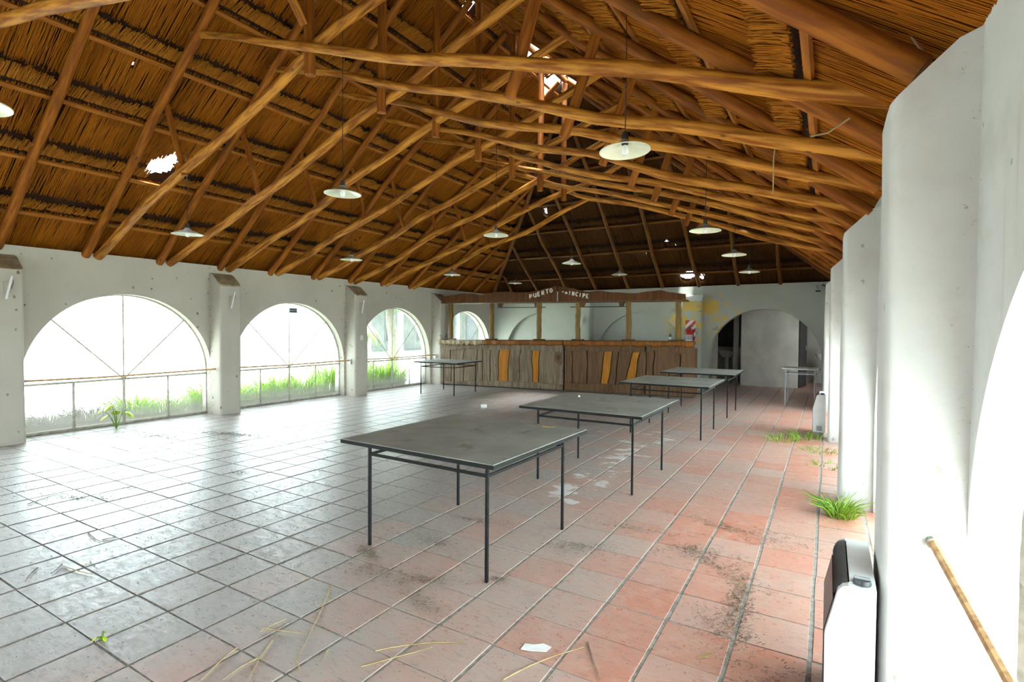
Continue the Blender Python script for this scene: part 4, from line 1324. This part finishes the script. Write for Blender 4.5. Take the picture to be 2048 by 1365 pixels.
palm(-13.1, 13.6, 2.75, 0.1, 'pale-trunked palm seen through the window beside the bar', 11, 0.17)
palm(-15.8, 14.6, 1.5, 0.1, 'slim leaning palm left of the pale-trunked palm', 9, 0.07)
hs = empty('garden_house', (-22, 24, -0.3))
tag(hs, 'pale house with columns in the garden beyond the window beside the bar', 'house')
MB().box((-0.3, -5, 0), (0, 12, 3.2)).build('wall', 'house_wall', hs)
MB().box((-0.5, -5.3, 3.2), (2.2, 12.3, 3.5)).build('roof_edge', 'house_roof', hs)
MB().box((0.02, -5, 0), (2.0, 12, 0.45)).build('terrace', 'house_wall', hs)
for y in (-4.6, -2.2, 0.4, 3.0, 5.6, 8.2):
    MB().lathe([(0.24, 0.45), (0.2, 0.6), (0.19, 2.9), (0.25, 3.2)], 14).build('column', 'house_wall', hs, True, loc=(1.8, y, 0))
for y in (-3.4, -1.0, 1.8, 4.4, 7.0):
    f = MB().box((0.0, y - 0.5, 0.9), (0.04, y + 0.5, 2.6)).build('window', 'house_wall', hs)
    MB().box((0.04, y - 0.42, 0.98), (0.05, y + 0.42, 2.52)).build('pane', 'house_glass', f)

# ------------------------------------------------------------------ litter on the floor
STR = [((-2.45, 1.97), (-2.04, 1.43), 'longest pale straw leaning across two tiles in the foreground'),
       ((-2.36, 1.60), (-2.37, 1.45), 'short straw left of the longest straw, the upper of two that meet'),
       ((-2.39, 1.48), (-2.16, 1.56), 'thin greenish straw touching the lower end of the short straw'),
       ((-2.34, 1.32), (-2.25, 1.10), 'yellow straw running off the bottom edge, leftmost one'),
       ((-2.18, 1.33), (-2.17, 1.15), 'yellow straw running off the bottom edge beside the leftmost one'),
       ((-2.25, 1.44), (-2.08, 1.21), 'thin straw pointing down between the longest straw and the bottom edge'),
       ((-2.04, 1.41), (-1.94, 1.36), 'tiny pale bit of straw under the tip of the longest straw'),
       ((-1.96, 1.53), (-1.92, 1.47), 'tiny pale bit of straw right of the longest straw'),
       ((-1.76, 1.64), (-1.44, 1.91), 'long pale curved straw left of the scrap of paper'),
       ((-1.73, 1.52), (-1.55, 1.80), 'thin pale straw just below the long curved one'),
       ((-1.14, 1.78), (-0.93, 2.18), 'long orange straw running off the bottom edge below the paper scrap'),
       ((-0.93, 2.23), (-0.78, 2.00), 'dark thin stick right of the long orange straw'),
       ((-4.60, 1.58), (-4.32, 1.55), 'bent dark twig on the grey shining tiles at left'),
       ((-4.36, 1.57), (-4.33, 1.64), 'small dark twig crossing the end of the bent twig'),
       ((-4.12, 1.26), (-4.02, 1.17), 'short dark twig in the lower left of the floor, above the brown stalk'),
       ((-4.09, 1.25), (-3.79, 1.30), 'brown stalk lying on the grey tiles at lower left'),
       ((-4.19, 1.16), (-4.03, 1.05), 'dark twig at lower left nearest to the picture edge'),
       ((-5.76, 1.59), (-5.89, 1.87), 'dark twig at the left edge of the shining floor'),
       ((-5.60, 2.23), (-5.46, 2.30), 'faint pale straw on the brightest part of the floor'),
       ((-6.24, 10.11), (-5.95, 10.60), 'pale straw near the foot of the bar'),
       ((-6.65, 9.32), (-5.90, 9.07), 'pale straw on the floor right of the low lone table'),
       ((-5.08, 9.19), (-4.62, 9.17), 'pale straw on the floor behind the second table'),
       ((-0.76, 4.17), (-0.50, 4.14), 'dark twig on the red tiles near the second right-hand pillar')]
for (a, b, lb) in STR:
    A, B = Vector((*a, 0.006)), Vector((*b, 0.006))
    sd = Vector((-(B - A).y, (B - A).x, 0)) * rng.uniform(-0.07, 0.07)
    pts = [A.lerp(B, t / 6) + sd * (1 - (t / 3 - 1) ** 2) + Vector((rng.uniform(-.002, .002), rng.uniform(-.002, .002), 0.001)) for t in range(7)]
    dark = 'dark' in lb
    tag(MB().tube(pts, [0.0036 - 0.0003 * t for t in range(7)], 6).build('straw', 'litter' if dark else 'straw', None, True), lb, 'straw', 'fallen straws on the floor')
def scatter(name, spots, label):
    P0, P1 = [], []
    for x, y, sx, sy, n, ang in spots:
        q = nrg.normal(0, 1, (n, 2)) * np.array([sx, sy])
        c, s = math.cos(ang), math.sin(ang)
        px = x + q[:, 0] * c - q[:, 1] * s; py = y + q[:, 0] * s + q[:, 1] * c
        th = nrg.uniform(0, math.pi, n) * 0.5 + ang
        th = np.where(nrg.random(n) < 0.5, th, nrg.uniform(0, math.pi, n))
        L = nrg.uniform(0.003, 0.026, n) if max(sx, sy) < 0.4 else nrg.uniform(0.002, 0.009, n)
        z = nrg.uniform(0.0015, 0.006, n)
        P0.append(np.stack([px, py, z], 1)); P1.append(np.stack([px + L * np.cos(th), py + L * np.sin(th), z + nrg.uniform(-.001, .003, n)], 1))
    P0, P1 = np.concatenate(P0), np.concatenate(P1)
    ok = (P0[:, 0] > -8.7) & (P0[:, 0] < 0.24 - 0.028 * P0[:, 1]) & (P0[:, 1] < 10.8)
    P0, P1 = P0[ok], P1[ok]
    o = strands(name, P0, P1, nrg.uniform(0.0008, 0.0020, len(P0)), 'litter')
    return tag(o, label, 'litter', kind='stuff')
scatter('leaf_litter', [(-0.36, 3.0, 0.04, 0.26, 700, 0.1), (-0.42, 2.72, 0.10, 0.08, 220, 0), (-0.55, 3.45, 0.05, 0.22, 300, 0.9), (-0.72, 3.6, 0.12, 0.06, 260, 0.4),
                        (-0.05, 2.35, 0.12, 0.10, 260, 0), (-1.45, 3.24, 0.14, 0.05, 220, 0.5), (-1.19, 3.8, 0.2, 0.03, 160, 0.2), (-2.43, 2.79, 0.12, 0.06, 160, 0),
                        (-2.34, 2.25, 0.15, 0.05, 150, 0.3), (-1.9, 2.12, 0.16, 0.04, 160, -0.3), (-0.6, 4.2, 0.25, 0.03, 240, -0.2), (-0.3, 4.1, 0.15, 0.1, 150, 0),
                        (-0.35, 8.55, 0.2, 0.2, 500, 0.3), (-0.8, 8.9, 0.25, 0.3, 400, 0),
                        (-7.5, 3.9, 0.7, 0.18, 1300, 0.25), (-7.0, 3.2, 0.8, 0.3, 700, 0.2), (-6.3, 1.8, 0.5, 0.2, 500, 0.2), (-8.3, 5.2, 0.3, 0.4, 250, 0), (-6.2, 4.4, 0.7, 0.5, 350, 0),
                          (-4.5, 2.2, 1.0, 0.7, 700, 0), (-5.0, 4.0, 1.2, 1.0, 500, 0),
                        (-2.0, 4.0, 1.2, 2.0, 1100, 0), (-3.2, 2.0, 0.9, 0.6, 900, 0), (-1.0, 2.3, 0.7, 0.5, 600, 0), (-4.0, 7.5, 1.8, 2.0, 600, 0),
                        (-1.65, 2.55, 0.03, 0.02, 60, 0), (-2.02, 2.32, 0.09, 0.03, 120, 0.4), (-2.62, 2.42, 0.10, 0.03, 120, -0.3), (-2.35, 3.3, 0.12, 0.03, 120, 0.2), (-7.2, 4.2, 0.35, 0.06, 500, 0.3), (-7.9, 3.6, 0.3, 0.07, 400, 0.1), (-5.6, 1.9, 0.2, 0.04, 160, 0.4), (-5.2, 3.1, 0.06, 0.03, 40, 0)], 'dry leaf bits and grit strewn over the floor tiles')
pp = MB()
ppp = [(-0.07, -0.02), (-0.02, -0.03), (0.05, -0.028), (0.075, 0.01), (0.04, 0.035), (-0.01, 0.02), (-0.05, 0.026)]
pp.prism(ppp, 'z', 0.002, 0.005)
tag(pp.build('paper_scrap', 'paper', loc=(-1.13, 2.06, 0.002), rot=(0, 0.03, 0.5)), 'torn white scrap of paper on the foreground tiles', 'paper')
tag(MB().prism([(-0.05, -0.04), (0.03, -0.05), (0.06, 0.0), (0.02, 0.05), (-0.04, 0.03)], 'z', 0.0, 0.05).build('paper_ball', 'paper', loc=(-5.59, 8.29, 0.001)), 'crumpled white paper on the floor before the bar', 'paper')
tag(MB().tube([(-0.05, 0, 0), (0.05, 0.012, 0.001)], [0.006, 0.005], 6).build('stick', 'straw', loc=(-1.80, 3.50, 0.768)), 'short pale stick lying on the nearest table', 'stick')
tag(MB().lathe([(0.001, 0.018), (0.011, 0.016), (0.014, 0.0), (0.001, 0.0)], 12).build('porcelain_knob', 'porcelain', loc=(-2.35, 5.35, 0.761)), 'small white knob lying on the second table', 'cap')
tag(MB().prism([(-0.05, 0), (0, -0.014), (0.05, 0.004), (0.01, 0.016)], 'z', 0.0, 0.003).build('dry_leaf', 'straw', loc=(-0.42, 2.42, 0.003), rot=(0, 0, 0.9)), 'single pale dry leaf beside the near heater', 'leaf')
# reeds that have slipped out of the thatch
for pts, lb in (([(0.12, 3.2, 2.66), (0.02, 3.2, 2.60), (-0.06, 3.18, 2.59)], 'curved pale reed poking out beside the nearest pillar'),
                ([(-0.35, 4.6, 3.02), (-0.36, 4.6, 2.90), (-0.36, 4.62, 2.62)], 'pale reed dangling straight down from the right-hand poles'),
                ([(0.35, 2.45, 2.60), (0.30, 2.5, 2.72), (0.40, 2.42, 2.92)], 'frayed string hanging above the nearest pillar')):
    tag(MB().tube(pts, 0.005, 6).build('loose_reed', 'straw', None, True), lb, 'reed', 'reeds slipped from the thatch')
